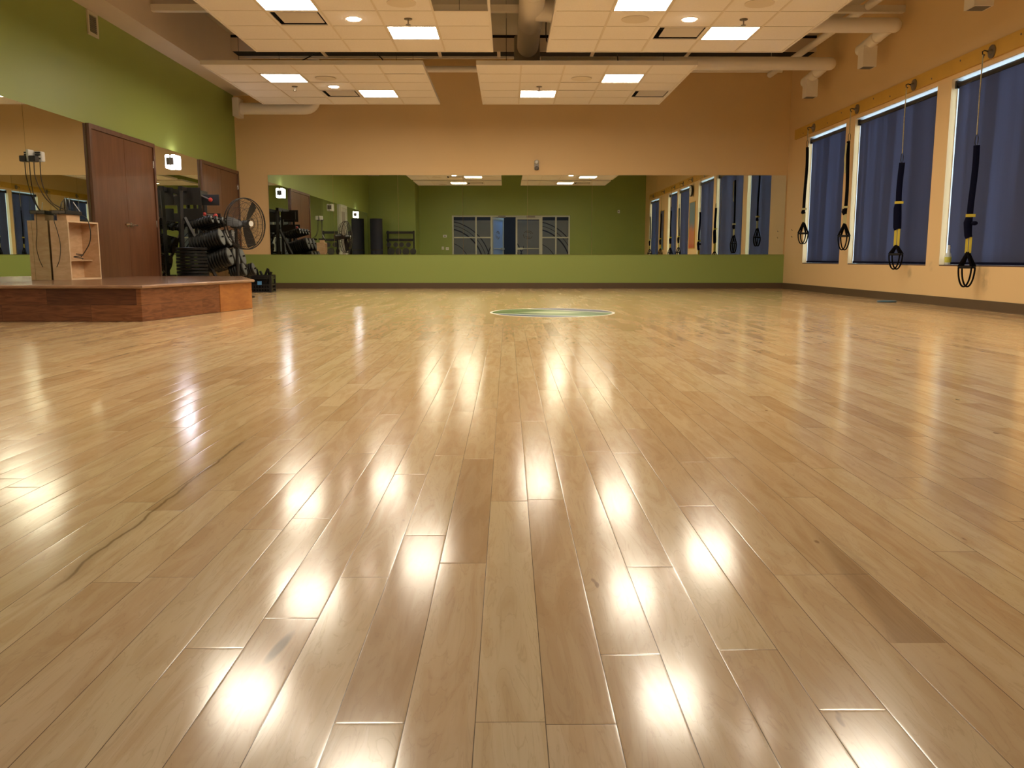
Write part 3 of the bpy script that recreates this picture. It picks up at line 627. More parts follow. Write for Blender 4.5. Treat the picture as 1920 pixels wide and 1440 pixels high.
# ------------------------------------------------------------------ hung ceiling panels with their fittings
CT = 0.61
def cloud(x0, y1, lights, vents, speakers, downs, spr, label, hole=None, nx=5, ny=5):
    """x0 left edge, y1 far edge; cells (col, row) with row 0 at the far edge"""
    t = thing('suspended_ceiling_panel', label, 'ceiling panel', (x0, y1, ZP), 0, 'hung ceiling panels')
    Wd, Dp = nx * CT, ny * CT
    skip = set(lights) | set(vents) | ({hole} if hole else set())
    tf = MB()
    for c in range(nx):
        for r in range(ny):
            if (c, r) in skip: continue
            dz = 0.0 if random.random() > 0.1 else 0.004
            tf.box(c * CT + 0.010, (c + 1) * CT - 0.010, -(r + 1) * CT + 0.010, -r * CT - 0.010, 0.003 + dz, 0.018 + dz)
    tf.build('tiles', M['tile'], t)
    gr = MB()
    for c in range(1, nx): gr.box(c * CT - 0.012, c * CT + 0.012, -Dp, 0, 0, 0.0028)
    for r in range(1, ny): gr.box(0, Wd, -r * CT - 0.008, -r * CT + 0.008, 0.0005, 0.0024)
    gr.build('tee_grid', M['grid'], t)
    e = MB(); e.box(-0.015, 0.012, -Dp - 0.015, 0.015, -0.004, 0.055); e.box(Wd - 0.012, Wd + 0.015, -Dp - 0.015, 0.015, -0.004, 0.055)
    e.box(0.012, Wd - 0.012, -Dp - 0.015, -Dp + 0.012, -0.004, 0.055); e.box(0.012, Wd - 0.012, -0.012, 0.015, -0.004, 0.055)
    e.build('edge_channel', M['trimw'], t)
    wr = None
    for wx in (0.4, Wd - 0.4):
        for wy in (-0.4, -Dp + 0.4):
            MB().cyl((wx, wy, 0.02), (wx, wy, ZC - ZP), 0.003, n=6).build('hanger_wire', M['blackm'], t)
    short = label.split(' panel')[0].replace('suspended tile ceiling', '').strip() + ' panel'
    def where(c, r): return '%s column, %s' % (['leftmost', 'second', 'middle', 'fourth', 'rightmost'][c], ['far edge row', 'row behind the middle', 'middle row', 'row before the middle', 'near edge row'][r])
    for (c, r) in lights:
        l = thing('ceiling_light', 'glowing square troffer in the %s, %s' % (short, where(c, r)), 'ceiling light', (x0 + (c + .5) * CT, y1 - (r + .5) * CT, ZP), 0, 'square troffers in the hung panels')
        hsz = CT / 2 - 0.014
        MB().box(-hsz + 0.012, hsz - 0.012, -hsz + 0.012, hsz - 0.012, 0.004, 0.010).build('diffuser', M['lamp'], l)
        fm = MB(); fm.box(-hsz, -hsz + 0.012, -hsz, hsz, 0.0, 0.07); fm.box(hsz - 0.012, hsz, -hsz, hsz, 0, 0.07); fm.box(-hsz + 0.012, hsz - 0.012, -hsz, -hsz + 0.012, 0, 0.07); fm.box(-hsz + 0.012, hsz - 0.012, hsz - 0.012, hsz, 0, 0.07); fm.box(-hsz, hsz, -hsz, hsz, 0.07, 0.08)
        fm.build('housing', M['trimw'], l)
    for (c, r) in vents:
        l = thing('air_diffuser', 'square air diffuser plate in the %s, %s' % (short, where(c, r)), 'vent', (x0 + (c + .5) * CT, y1 - (r + .5) * CT, ZP), 0, 'square air diffusers')
        fm = MB(); a, b_ = CT / 2 - 0.012, CT / 2 - 0.035
        fm.box(-a, -b_, -a, a, 0.0, 0.012); fm.box(b_, a, -a, a, 0.0, 0.012); fm.box(-b_, b_, -a, -b_, 0.0, 0.012); fm.box(-b_, b_, b_, a, 0.0, 0.012)
        fm.build('rim', M['tile'], l)
        MB().box(-a, a, -a, a, 0.11, 0.12).box(-a, -a + .005, -a, a, 0.012, 0.11).box(a - .005, a, -a, a, 0.012, 0.11).box(-a, a, -a, -a + .005, 0.012, 0.11).box(-a, a, a - .005, a, 0.012, 0.11).build('throat', M['void'], l)
        MB().box(-b_ + 0.06, b_ - 0.02, -b_ + 0.022, b_ - 0.10, 0.0, 0.008, bev=0.002).build('face_plate', M['plate'], l)
    for (c, r) in speakers:
        l = thing('ceiling_speaker', 'round speaker grille in the %s, %s' % (short, where(c, r)), 'speaker', (x0 + (c + .5) * CT, y1 - (r + .5) * CT, ZP), 0, 'round ceiling speakers')
        MB().cyl((0, 0, 0.003), (0, 0, -0.004), 0.145, n=32).build('speaker_grille', M['speaker'], l)
        MB().lathe([(0.146, -0.005), (0.155, -0.005), (0.155, 0.003), (0.146, 0.003)], n=32).build('speaker_ring', M['grid'], l)
    for (c, r) in downs:
        l = thing('downlight', 'small round glowing downlight in the %s, %s' % (short, where(c, r)), 'downlight', (x0 + (c + .5) * CT, y1 - (r + .5) * CT, ZP), 0, 'round downlights')
        MB().cyl((0, 0, 0.002), (0, 0, -0.01), 0.07, n=24).build('lens', M['spot'], l)
        MB().cyl((0, 0, 0.003), (0, 0, -0.002), 0.095, n=24).build('trim_ring', M['trimw'], l)
    for (c, r) in spr:
        l = thing('fire_sprinkler', 'small pendant sprinkler under the %s, %s' % (short, where(c, r)), 'sprinkler', (x0 + (c + .5) * CT, y1 - (r + .5) * CT, ZP), 0, 'fire sprinklers')
        MB().cyl((0, 0, 0.003), (0, 0, -0.006), 0.045, n=20).build('escutcheon', M['copper'], l)
        MB().cyl((0, 0, -0.006), (0, 0, -0.06), 0.008, n=10).build('stem', M['copper'], l)
        MB().cyl((0, 0, -0.06), (0, 0, -0.066), 0.028, n=16).build('deflector', M['copper'], l)
    return t
cloud(-4.24, 15.41, [(1, 3), (3, 1)], [(2, 1)], [(2, 3)], [(2, 2)], [(1, 2)], 'far left suspended tile ceiling panel')
cloud(-0.42, 15.41, [(3, 3), (1, 1)], [(4, 1)], [(2, 3)], [], [(1, 2)], 'far right suspended tile ceiling panel')
cloud(-3.25, 11.60, [(1, 3), (3, 1)], [(1, 2)], [(3, 3)], [(2, 2)], [(3, 2)], 'near left suspended tile ceiling panel with an open cell', hole=(4, 3))
cloud(0.52, 11.60, [(1, 3), (3, 1)], [(2, 1)], [(1, 2), (3, 3)], [(2, 2)], [(3, 2)], 'near right suspended tile ceiling panel')
cloud(-3.25, 8.0, [(1, 1), (3, 3)], [(2, 3)], [(1, 3)], [(2, 2)], [], 'third left suspended tile ceiling panel, mirrored')
cloud(0.52, 8.0, [(1, 1), (3, 3)], [(3, 1)], [(2, 1)], [(2, 2)], [], 'third right suspended tile ceiling panel, mirrored')
cloud(-3.25, 4.5, [(2, 1)], [(3, 1)], [(1, 2)], [], [], 'added rearmost left suspended tile ceiling panel, mirrored', ny=3)  # this last pair of panels is added to light the foreground floor
cloud(0.52, 4.5, [(2, 1)], [(3, 1)], [(2, 0)], [], [], 'added rearmost right suspended tile ceiling panel, mirrored', ny=3)

# ------------------------------------------------------------------ ducts
d = thing('main_duct', 'big round cream duct running along the room between the hung panels', 'duct', (0.33, 0, 4.04))
MB().cyl((0, 0.4, 0), (0, 14.62, 0), 0.175, n=40).build('duct_run', M['duct'], d, smooth=True)
for y in (13.2, 11.6, 10.0, 8.4, 6.8): MB().lathe([(0.176, -0.012), (0.181, -0.006), (0.181, 0.006), (0.176, 0.012)], n=36, mtx=Matrix.Translation((0, y, 0)) @ Matrix.Rotation(R(90), 4, 'X')).build('seam_ring', M['duct'], d, smooth=True)
MB().box(-0.22, 0.2, 14.62, 15.0, -0.36, 0.18, bev=0.02).build('plenum', M['ductgrey'], d)
MB().cyl((0.1, 12.4, -0.02), (0.45, 12.4, -0.12), 0.17, 0.11, n=24).build('takeoff', M['duct'], d, smooth=True)
def elbow(p0, p1, p2, rad, n=8):
    p0, p1, p2 = Vector(p0), Vector(p1), Vector(p2); a = p1 + (p0 - p1).normalized() * rad; b_ = p1 + (p2 - p1).normalized() * rad
    out = [p0]
    for i in range(n + 1):
        f = i / n; out.append(a * (1 - f) ** 2 + p1 * 2 * f * (1 - f) + b_ * f * f)
    out.append(p2); return out
def branch(y, z, r, x0, lab, ln, bx):
    t = thing('branch_duct', lab, 'duct', (x0, y, z), 0, 'branch ducts to the window wall')
    e = 5.34 - x0
    MB().tube([(0, 0, 0), (e + 0.02, 0, 0)], r, n=28).build('duct_run', M['duct'], t, smooth=True)
    MB().sphere((e + 0.02, 0, 0), r, (1, 1, 1)).build('duct_cap', M['duct'], t, smooth=True)
    MB().tube([(e - 0.05, 0.0, -0.03), (e - 0.05, ln, -0.11)], r * 0.82, n=24).sphere((e - 0.05, ln, -0.11), r * 0.82).build('outlet_run', M['duct'], t, smooth=True)
    MB().lathe([(r * .84, -0.008), (r * .9, -0.004), (r * .9, 0.004), (r * .84, 0.008)], n=28, mtx=Matrix.Translation((e - 0.05, ln * 0.38, -0.06)) @ Matrix.Rotation(R(90), 4, 'X')).build('seam_ring', M['grid'], t, smooth=True)
    by = ln * 0.72
    b_ = MB().box(e - 0.05 - bx, e - 0.05 + bx, by - bx, by + bx, -0.42, -0.13).build('outlet_box', M['duct'], t)
    MB().box(e - 0.05 - bx + 0.02, e - 0.05 + bx - 0.02, by - bx + 0.02, by + bx - 0.02, -0.424, -0.421).build('outlet_grille', M['grille'], b_)
    MB().cyl((e * .8, 0, r), (e * .8, 0, ZC - z), 0.004, n=6).build('hanger_wire', M['duct'], t)
branch(14.8, 3.81, 0.105, 0.55, 'cream branch duct with an outlet box, nearest the back wall', 0.95, 0.10)
branch(12.4, 3.80, 0.100, 0.80, 'cream branch duct with an outlet box above the wide window', 0.95, 0.10)
branch(9.55, 3.80, 0.100, 0.55, 'cream branch duct whose outlet box peeks in at the top right image corner', 0.72, 0.11)
tag(MB().cyl((0, -9, 0), (0, 2.2, 0), 0.055, n=20).build('ceiling_pipe', M['duct'], smooth=True), 'slim cream pipe running along the room above the branch ducts', 'pipe').location = (5.05, 14.9, 4.10)
tag(MB().cyl((-4.95, 0, 0), (5.30, 0, 0), 0.06, n=20).build('ceiling_pipe', M['duct'], smooth=True), 'slim cream pipe crossing close to the back wall behind the hung panels', 'pipe').location = (0, 17.15, 4.21)
dl = thing('wall_duct', 'short cream duct along the back wall in the left corner with a square end box', 'duct', (-5.1, 16.95, 3.44))
MB().tube(elbow((0, 0, 0), (1.42, 0, 0), (1.42, 0, 0.9), 0.22), 0.108, n=26).build('duct_run', M['duct'], dl, smooth=True)
MB().box(-0.12, 0.0, -0.16, 0.16, -0.16, 0.18, bev=0.004).build('end_box', M['trimw'], dl)
# loose wires above the panels
for k, (pts, lb) in enumerate((([(-0.9, 12.3, 4.5), (-0.6, 12.3, 4.12), (-0.2, 12.3, 4.16), (0.1, 12.3, 4.14)], 'black cable sagging across the gap beside the main duct'),
     ([(-4.0, 14.0, 3.3), (-2.9, 14.2, 3.9), (-2.6, 14.3, 4.1), (-2.0, 14.2, 3.75), (-1.9, 14.2, 3.3)], 'looped cable lying over the far left ceiling panel'),
     ([(0.62, 14.3, 4.5), (0.65, 14.3, 4.0), (1.0, 14.0, 4.1), (1.6, 13.6, 3.8), (1.7, 13.6, 3.3)], 'looped cable lying over the far right ceiling panel'))):
    cv = [Vector(p) for p in pts]; sm = []
    for i in range(len(cv) - 1):
        p0 = cv[max(i - 1, 0)]; p1 = cv[i]; p2 = cv[i + 1]; p3 = cv[min(i + 2, len(cv) - 1)]
        for j in range(6):
            f = j / 6; sm.append(0.5 * ((2 * p1) + (-p0 + p2) * f + (2 * p0 - 5 * p1 + 4 * p2 - p3) * f * f + (-p0 + 3 * p1 - 3 * p2 + p3) * f ** 3))
    sm.append(cv[-1])
    tag(MB().tube(sm, 0.009, n=8).build('loose_cable', M['black'], smooth=True), lb, 'cable', 'loose cables above the ceiling')

# ------------------------------------------------------------------ wall fittings
v = thing('wall_vent', 'white framed return vent high on the green wall', 'vent', (XL, 11.63, 3.60))
f = MB(); f.box(0, 0.02, -0.14, -0.10, -0.15, 0.15); f.box(0, 0.02, 0.10, 0.14, -0.15, 0.15); f.box(0, 0.02, -0.10, 0.10, 0.11, 0.15); f.box(0, 0.02, -0.10, 0.10, -0.15, -0.11); f.build('vent_frame', M['vent'], v)
s = MB()
for k in range(9): s.box(0.002, 0.012, -0.10, 0.10, -0.105 + k * 0.0235, -0.105 + k * 0.0235 + 0.014)
s.build('vent_louvres', M['grille'], v)
e = thing('wall_device', 'small grey twin headed wall device above the back mirror', 'device', (0.575, YB, 2.43))
MB().box(-0.045, 0.045, -0.05, 0, -0.09, 0.09, bev=0.006).build('body', M['smudge'], e)
for z in (0.06, -0.06): MB().lathe([(0.038, 0), (0.042, 0.02), (0.03, 0.045), (0.01, 0.05)], n=20, mtx=Matrix.Translation((0, -0.05, z)) @ Matrix.Rotation(R(90), 4, 'X')).build('head', M['whitep'] if z > 0 else M['grille'], e, smooth=True)
# power outlet cluster on the left mirror
ou = thing('wall_outlet', 'white power outlet on the left mirror above the plywood crate', 'outlet', (XL + 0.01, 9.90, 1.74))
MB().box(0, 0.012, -0.06, 0.06, -0.06, 0.07, bev=0.002).build('cover_plate', M['whitep'], ou)
pa = thing('power_adapter', 'black plug adapter in the lower left of the mirror outlet', 'adapter', (XL + 0.023, 9.87, 1.71), 0, 'plug adapters in the mirror outlet')
MB().box(0, 0.075, -0.045, 0.045, -0.035, 0.03, bev=0.005).build('adapter_body', M['black'], pa)
pb = thing('power_adapter', 'white plug adapter with black plugs on the right of the mirror outlet', 'adapter', (XL + 0.023, 9.98, 1.74), 0, 'plug adapters in the mirror outlet')
MB().box(0, 0.085, -0.03, 0.05, -0.05, 0.06, bev=0.006).build('adapter_body', M['whitep'], pb)
for z in (-0.02, 0.02, 0.045): MB().box(0.02, 0.075, -0.05, -0.03, z - 0.008, z + 0.008).build('plug', M['black'], pb)
def spline(pts, n=7):
    cv = [Vector(p) for p in pts]; sm = []
    for i in range(len(cv) - 1):
        p0 = cv[max(i - 1, 0)]; p1 = cv[i]; p2 = cv[i + 1]; p3 = cv[min(i + 2, len(cv) - 1)]
        for j in range(n):
            f = j / n; sm.append(0.5 * ((2 * p1) + (-p0 + p2) * f + (2 * p0 - 5 * p1 + 4 * p2 - p3) * f * f + (-p0 + 3 * p1 - 3 * p2 + p3) * f ** 3))
    sm.append(cv[-1]); return sm
GC = 'cables around the plywood crate'
for pts, lb in (([(XL + 0.06, 9.87, 1.67), (XL + 0.06, 9.88, 1.5), (-5.30, 10.0, 1.3), (-5.26, 10.2, 1.165)], 'thin cable from the black adapter down to the black device'),
                ([(XL + 0.07, 9.98, 1.69), (XL + 0.07, 9.99, 1.45), (-5.28, 10.1, 1.25), (-5.22, 10.3, 1.165)], 'thin cable from the white adapter down to the black device')):
    tag(MB().tube(spline(pts), 0.006, n=6).build('power_cable', M['cable'], smooth=True), lb, 'cable', GC)
tag(MB().tube(spline([(-5.24, 10.17, 1.13), (-5.27, 10.11, 1.06), (-5.25, 10.135, 0.9), (-5.23, 10.135, 0.75), (-5.25, 10.135, 0.6), (-5.29, 10.13, 0.5)]), 0.0045, n=6).build('power_cable', M['cable'], smooth=True), 'thin cable drooping over the closed side of the plywood crate', 'cable', GC)

# ------------------------------------------------------------------ stage platform
pf = thing('stage_platform', 'low wooden instructor platform with walnut riser boards and a brown top', 'platform', (0, 0, 0))
poly = [(XL + 0.02, 8.2), (-3.50, 8.2), (-3.11, 10.42), (-3.87, 12.4), (XL + 0.02, 12.4)]
MB().prism(poly, 0, 0.318).build('riser', M['riser'], pf)
pl2 = [(XL + 0.02, 8.175), (-3.48, 8.175), (-3.08, 10.42), (-3.85, 12.42), (XL + 0.02, 12.42)]
MB().prism(pl2, 0.318, 0.35).build('stage_top', M['stage'], pf)
MB().tube([(XL + 0.02, 8.175, 0.334), (-3.48, 8.175, 0.334), (-3.08, 10.42, 0.334), (-3.85, 12.42, 0.334)], 0.0165, n=12).build('nosing', M['nosing'], pf, smooth=True)
# orange board at the end of the angled riser
p0 = Vector((-3.50, 8.2)); p1 = Vector((-3.11, 10.42)); dv = (p1 - p0).normalized(); nn = Vector((dv.y, -dv.x)); qa = p0 + (p1 - p0) * 0.66
MB().prism([tuple(qa), tuple(qa + nn * 0.006), tuple(p1 + nn * 0.006), tuple(p1)], 0.004, 0.312).build('patch_board', M['orangeboard'], pf)

# ------------------------------------------------------------------ plywood crate and things on it
cr = thing('plywood_crate', 'tall open plywood crate standing on the platform against the mirror', 'crate', (-5.14, 10.15, 0.3505), R(-6))
cw, cd, ch, th = 0.22, 0.62, 0.69, 0.018      # x depth, y length, height
MB().box(-cw, 0, 0, th, 0, ch).build('end_panel', M['ply'], cr)
MB().box(-cw, 0, cd - th, cd, 0, ch).build('end_panel', M['ply'], cr)
MB().box(-cw, -cw + 0.01, th, cd - th, 0, ch).build('back_panel', M['ply'], cr)
MB().box(-cw + 0.01, 0, th, cd - th, 0, th).build('bottom_panel', M['ply'], cr)
MB().box(-cw + 0.01, 0, th, cd - th, ch - th, ch).build('top_panel', M['ply'], cr)
MB().box(-cw + 0.01, -0.09, th, cd - th, 0.22, 0.235).build('shelf', M['ply'], cr)
MB().box(0.0005, 0.004, 0, th, 0, ch).box(0.0005, 0.004, cd - th, cd, 0, ch).box(0.0005, 0.004, th, cd - th, 0, th).box(0.0005, 0.004, th, cd - th, ch - th, ch).build('front_edge_band', M['plyedge'], cr)
cb = MB().tube(spline([(-0.02, 0.33, 0.5), (-0.03, 0.325, 0.62 - 0.2), (-0.06, 0.34, 0.38), (-0.08, 0.33, 0.30), (-0.12, 0.30, 0.255)]), 0.006, n=6).tube(loop_pts(0.30, 0.26, 0.07, 0.02, 0, 350, x=-0.15), 0.007, n=6)
wb = thing('small_wood_block', 'small plywood block on top of the crate under the black device', 'block', (-5.23, 10.33, 1.0405), R(-7))
MB().box(-0.06, 0.06, -0.10, 0.16, 0, 0.075, bev=0.002).build('block', M['ply'], wb)
dv_ = thing('black_receiver', 'flat black receiver with a pale antenna sitting on the block above the crate', 'receiver', (-5.23, 10.33, 1.116), R(-7))
MB().box(-0.09, 0.09, -0.15, 0.17, 0.0, 0.042, bev=0.004).build('receiver_body', M['black'], dv_)
MB().cyl((0.07, 0.16, 0.042), (0.03, 0.10, 0.15), 0.005, n=8).build('antenna', M['whitep'], dv_)
MB().box(-0.08, 0.08, -0.157, -0.151, 0.006, 0.036).build('front_strip', M['grille'], dv_)
cbl = tag(MB().tube(spline([(-5.14, 10.44, 1.13), (-5.08, 10.50, 1.08), (-5.045, 10.50, 0.95), (-5.055, 10.49, 0.80), (-5.12, 10.48, 0.68), (-5.16, 10.46, 0.62)]), 0.006, n=6).tube([(-5.19 + 0.045 * math.cos(a * .6), 10.46 + 0.07 * math.sin(a * .6), 0.595 + 0.004 * a) for a in range(16)], 0.006, n=6).build('coiled_cable', M['cable'], smooth=True), 'dark cable running from the receiver into a small coil inside the crate', 'cable', GC)

# ------------------------------------------------------------------ pedestal fan
FC = Vector((-4.0, 13.3, 1.127)); FR = 0.385
fan = thing('pedestal_fan', 'black caged pedestal fan with a white hub cap beside the plate rack', 'fan', (FC.x - 0.12, FC.y + 0.07, 0.0), 0)
rotm = Matrix.Rotation(R(-150), 4, 'Z')   # fan axis: local +Y rotated towards room
ax = Vector((math.sin(R(60)), -math.cos(R(60)), 0))   # facing direction
side = Vector((0, 0, 1)).cross(ax).normalized(); up = Vector((0, 0, 1))
fo = FC - Vector(fan.location)
def fp(a, r, dpt): return fo + side * (math.cos(a) * r) + up * (math.sin(a) * r) + ax * dpt
cg = MB()
for r, dpt, th_ in ((FR, 0.0, 0.009), (FR, -0.05, 0.007), (FR * .82, 0.055, 0.003), (FR * .6, 0.078, 0.003), (FR * .38, 0.09, 0.003), (FR * .2, 0.095, 0.004), (FR * .9, -0.11, 0.003), (FR * .65, -0.14, 0.003), (FR * .35, -0.15, 0.003)):
    cg.tube([fp(2 * math.pi * k / 48, r, dpt) for k in range(48)], th_, n=6, closed=True)
for k in range(64):
    a = 2 * math.pi * k / 64
    cg.tube([fp(a, r, dpt) for r, dpt in ((FR, 0.0), (FR * .82, 0.055), (FR * .6, 0.078), (FR * .38, 0.09), (FR * .15, 0.096))], 0.0016, n=4)
for k in range(40):
    a = 2 * math.pi * k / 40
    cg.tube([fp(a, r, dpt) for r, dpt in ((FR, -0.05), (FR * .9, -0.11), (FR * .65, -0.14), (FR * .3, -0.15))], 0.0016, n=4)
cg.build('cage', M['blackm'], fan, smooth=True)
for base in (55, 175, 290):
    b = MB(); gr = []
    for i in range(7):
        f_ = i / 6; rr = 0.05 + (0.36 - 0.05) * f_; wd = 0.045 + 0.05 * math.sin(min(1, f_ * 1.3) * math.pi / 2)
        rowv = []
        for j in (-1, 0, 1):
            a = R(base) ; p = fo + (side * math.cos(a) + up * math.sin(a)) * rr
            tn = (side * -math.sin(a) + up * math.cos(a))
            p = p + tn * (j * wd * 0.75) + ax * (-0.03 + j * 0.028 * (1.1 - 0.5 * f_) + 0.006 * (1 - abs(j)))
            rowv.append(p)
        gr.append(rowv)
    for off_ in (0.0, -0.004):
        vs = [[b.b.verts.new(p + ax * off_) for p in rw_] for rw_ in gr]
        for i in range(6):
            for j in range(2): b.b.faces.new((vs[i][j], vs[i + 1][j], vs[i + 1][j + 1], vs[i][j + 1]))
    b.build('blade', M['black'], fan, smooth=True)
MB().cyl(fo + ax * 0.06, fo + ax * -0.06, 0.055, n=24).build('hub', M['black'], fan, smooth=True)
MB().cyl(fo + ax * 0.094, fo + ax * 0.104, 0.042, n=24).build('hub_cap', M['whitep'], fan, smooth=True)
MB().cyl(fo + ax * -0.16, fo + ax * -0.30, 0.075, 0.06, n=24).build('motor', M['blackm'], fan, smooth=True)
ps = fo + ax * -0.23
MB().cyl((ps.x, ps.y, 0.04), (ps.x, ps.y, ps.z), 0.024, n=18).box(ps.x - 0.04, ps.x + 0.04, ps.y - 0.04, ps.y + 0.04, 0.75, 0.83, bev=.01).build('pole', M['blackm'], fan, smooth=True)
MB().lathe([(0.24, 0), (0.24, 0.02), (0.12, 0.045), (0.04, 0.055)], c=(ps.x, ps.y, 0), n=32).build('base', M['blackm'], fan, smooth=True)

# ------------------------------------------------------------------ stack of large rubber plates
def plate_mesh(r, t, name='weight_plate'):
    return MB().lathe([(r * .14, 0), (r - 0.012, 0), (r, t * 0.2), (r, t * 0.8), (r - 0.012, t), (r * .9, t), (r * .86, t * 0.86), (r * .35, t * .86), (r * .3, t), (r * .14, t)], n=40)
proto = None
for k in range(15):
    if proto is None: proto = plate_mesh(0.235, 0.046).build('weight_plate', M['rubber'], smooth=True); o = proto
    else: o = proto.copy(); COL.objects.link(o)
    o.location = (-4.97 + 0.004 * math.sin(k * 2.3), 13.6 + 0.004 * math.cos(k * 1.7), 0.052 * k)
    if k == 14: tag(o, 'large black round plate, topmost of the stack behind the platform', 'weight plate', 'tall stack of large plates')
    else: tag(o, 'large black round plate lying below the top one in the tall stack', 'weight plate', 'tall stack of large plates')

# ------------------------------------------------------------------ peg rack with grip plates
rk = thing('plate_rack', 'black A-frame storage rack loaded with rubber plates beside the fan', 'rack', (0, 0, 0))
for yy in (13.95, 15.05):
    b = MB(); b.tube([(-5.25, yy, 0.03), (-5.22, yy, 1.74)], 0.03, n=4, flat=(0.035, 0.035)); b.build('post', M['blackm'], rk)
    b = MB(); b.tube([(-4.60, yy, 0.05), (-5.18, yy, 1.25)], 0.03, n=4, flat=(0.03, 0.03)); b.build('sloped_strut', M['blackm'], rk)
    b = MB(); b.box(-5.28, -4.55, yy - 0.03, yy + 0.03, 0.0, 0.05); b.build('foot', M['blackm'], rk)
MB().box(-5.33, -4.97, 14.12, 14.15, 1.46, 1.735, bev=0.004).build('upper_panel', M['blackm'], rk)
MB().box(-5.33, -4.94, 14.10, 14.13, 1.21, 1.40, bev=0.004).build('lower_panel', M['blackm'], rk)
MB().box(-5.24, -5.18, 13.92, 15.08, 1.67, 1.74).build('top_rail', M['blackm'], rk)
MB().box(-5.10, -5.05, 14.14, 14.17, 1.0, 1.5).build('centre_post', M['blackm'], rk)
MB().box(-5.18, -4.88, 14.75, 14.78, 1.49, 1.67, bev=0.003).build('side_bracket_panel', M['blackm'], rk)
MB().box(-5.18, -4.88, 14.78, 14.81, 1.22, 1.36, bev=0.003).build('side_bracket_panel', M['blackm'], rk)
MB().box(-5.22, -5.17, 14.70, 14.76, 0.0, 1.70).build('side_post', M['blackm'], rk)
TA = R(16)
GP = {}
def row(tier, x0, z0, n, r, t, ycols, lab, face=True, mt='rubber'):
    global GP
    for ci, yc in enumerate(ycols):
        dirv = Vector((math.cos(TA), 0, math.sin(TA)))
        MB().cyl(Vector((x0 - 0.03, yc, z0)), Vector((x0, yc, z0)) + dirv * (n * t + 0.05), 0.014, n=12).build('peg', M['chrome'] if tier == 'top' else M['blackm'], rk, smooth=True)
        for k in range(n):
            key = tier
            if key not in GP:
                b = MB(); b.lathe([(0.02, 0), (r - 0.008, 0), (r, t * 0.25), (r, t * 0.72), (r - 0.008, t * .95), (0.02, t * .95)], n=28, mtx=Matrix.Rotation(R(90), 4, 'Y'))
                GP[key] = b.build('grip_plate', M[mt], smooth=True); o = GP[key]
                fc = MB().lathe([(r * 0.30, 0), (r * 0.84, 0), (r * .84, 0.003), (r * .30, 0.003)], n=24, mtx=Matrix.Translation((t * .95, 0, 0)) @ Matrix.Rotation(R(90), 4, 'Y')).build('face_ring', M['plateface'], o)
            else: o = copy_tree(GP[key])
            o.location = Vector((x0, yc, z0)) + dirv * (k * t + 0.012); o.rotation_euler = (0, -TA, 0)
            tag(o, lab, 'weight plate', 'plates on the %s pegs' % tier)
row('middle', -5.11, 0.81, 11, 0.145, 0.045, (14.02, 14.36, 14.70), 'medium black rubber plate hung in a row on the middle pegs of the rack')
row('lower', -4.99, 0.50, 11, 0.150, 0.045, (14.02, 14.36, 14.70), 'large black rubber plate hung in a row on the lower pegs of the rack')
row('upper', -5.16, 1.12, 8, 0.07, 0.05, (14.02, 14.30, 14.58, 14.86), 'small black plate hung in a row on the upper pegs of the rack')
# maces with red ends
GR = 'red ended bars on the rack'
for (a, b_, lb) in (((-5.18, 14.70, 1.66), (-4.98, 14.62, 1.575), 'grey bar with one red ball end on the upper side bracket'),
                    ((-5.09, 14.62, 1.335), (-4.90, 14.60, 1.31), 'short bar with red ball ends lying rearmost above the plates'),
                    ((-5.10, 14.40, 1.30), (-4.85, 14.40, 1.265), 'short bar with red ball ends lying foremost above the plates')):
    t = thing('red_ended_bar', lb, 'exercise bar', (0, 0, 0), 0, GR)
    MB().cyl(a, b_, 0.012, n=12).build('bar', M['grille'], t, smooth=True)
    MB().sphere(b_, 0.036).build('ball_end', M['red'], t, smooth=True)
    if a[2] < 1.4: MB().sphere(a, 0.034).build('ball_end', M['red'], t, smooth=True)
# plates standing on floor at rack foot
row('floor', -4.62, 0.36, 6, 0.11, 0.04, (14.36, 14.9), 'small black plate hung low near the foot of the rack')

# ------------------------------------------------------------------ black milk crate full of straps
mc = thing('milk_crate', 'black lattice crate with a blue label standing on the floor below the fan', 'crate', (-4.46, 15.6, 0.0), R(3))
b = MB(); hw, hd_, hh = 0.195, 0.17, 0.30
for x in (-hw, hw):
    for y in (-hd_, hd_): b.box(x - 0.02, x + 0.02, y - 0.02, y + 0.02, 0, hh, bev=0.004)
for z in (0.0, 0.055, 0.12, 0.24, 0.275):
    b.box(-hw, hw, -hd_ - 0.012, -hd_ + 0.004, z, z + 0.022); b.box(-hw, hw, hd_ - 0.004, hd_ + 0.012, z, z + 0.022)
    b.box(-hw - 0.012, -hw + 0.004, -hd_, hd_, z, z + 0.022); b.box(hw - 0.004, hw + 0.012, -hd_, hd_, z, z + 0.022)
for k in range(8):
    x = -hw + 2 * hw * (k + .5) / 8; b.box(x - 0.008, x + 0.008, -hd_ - 0.008, -hd_, 0, 0.13); b.box(x - 0.008, x + 0.008, hd_, hd_ + 0.008, 0, 0.13)
b.box(-hw - 0.02, hw + 0.02, -hd_ - 0.02, -hd_, hh - 0.03, hh + 0.01, bev=.004); b.box(-hw - 0.02, hw + 0.02, hd_, hd_ + 0.02, hh - 0.03, hh + 0.01, bev=.004)
b.box(-hw, hw, -hd_, hd_, 0, 0.01)
b.build('crate_shell', M['black'], mc)
MB().box(-0.035, 0.04, -hd_ - 0.016, -hd_ - 0.0125, 0.135, 0.20).build('label_sticker', M['blue'], mc)
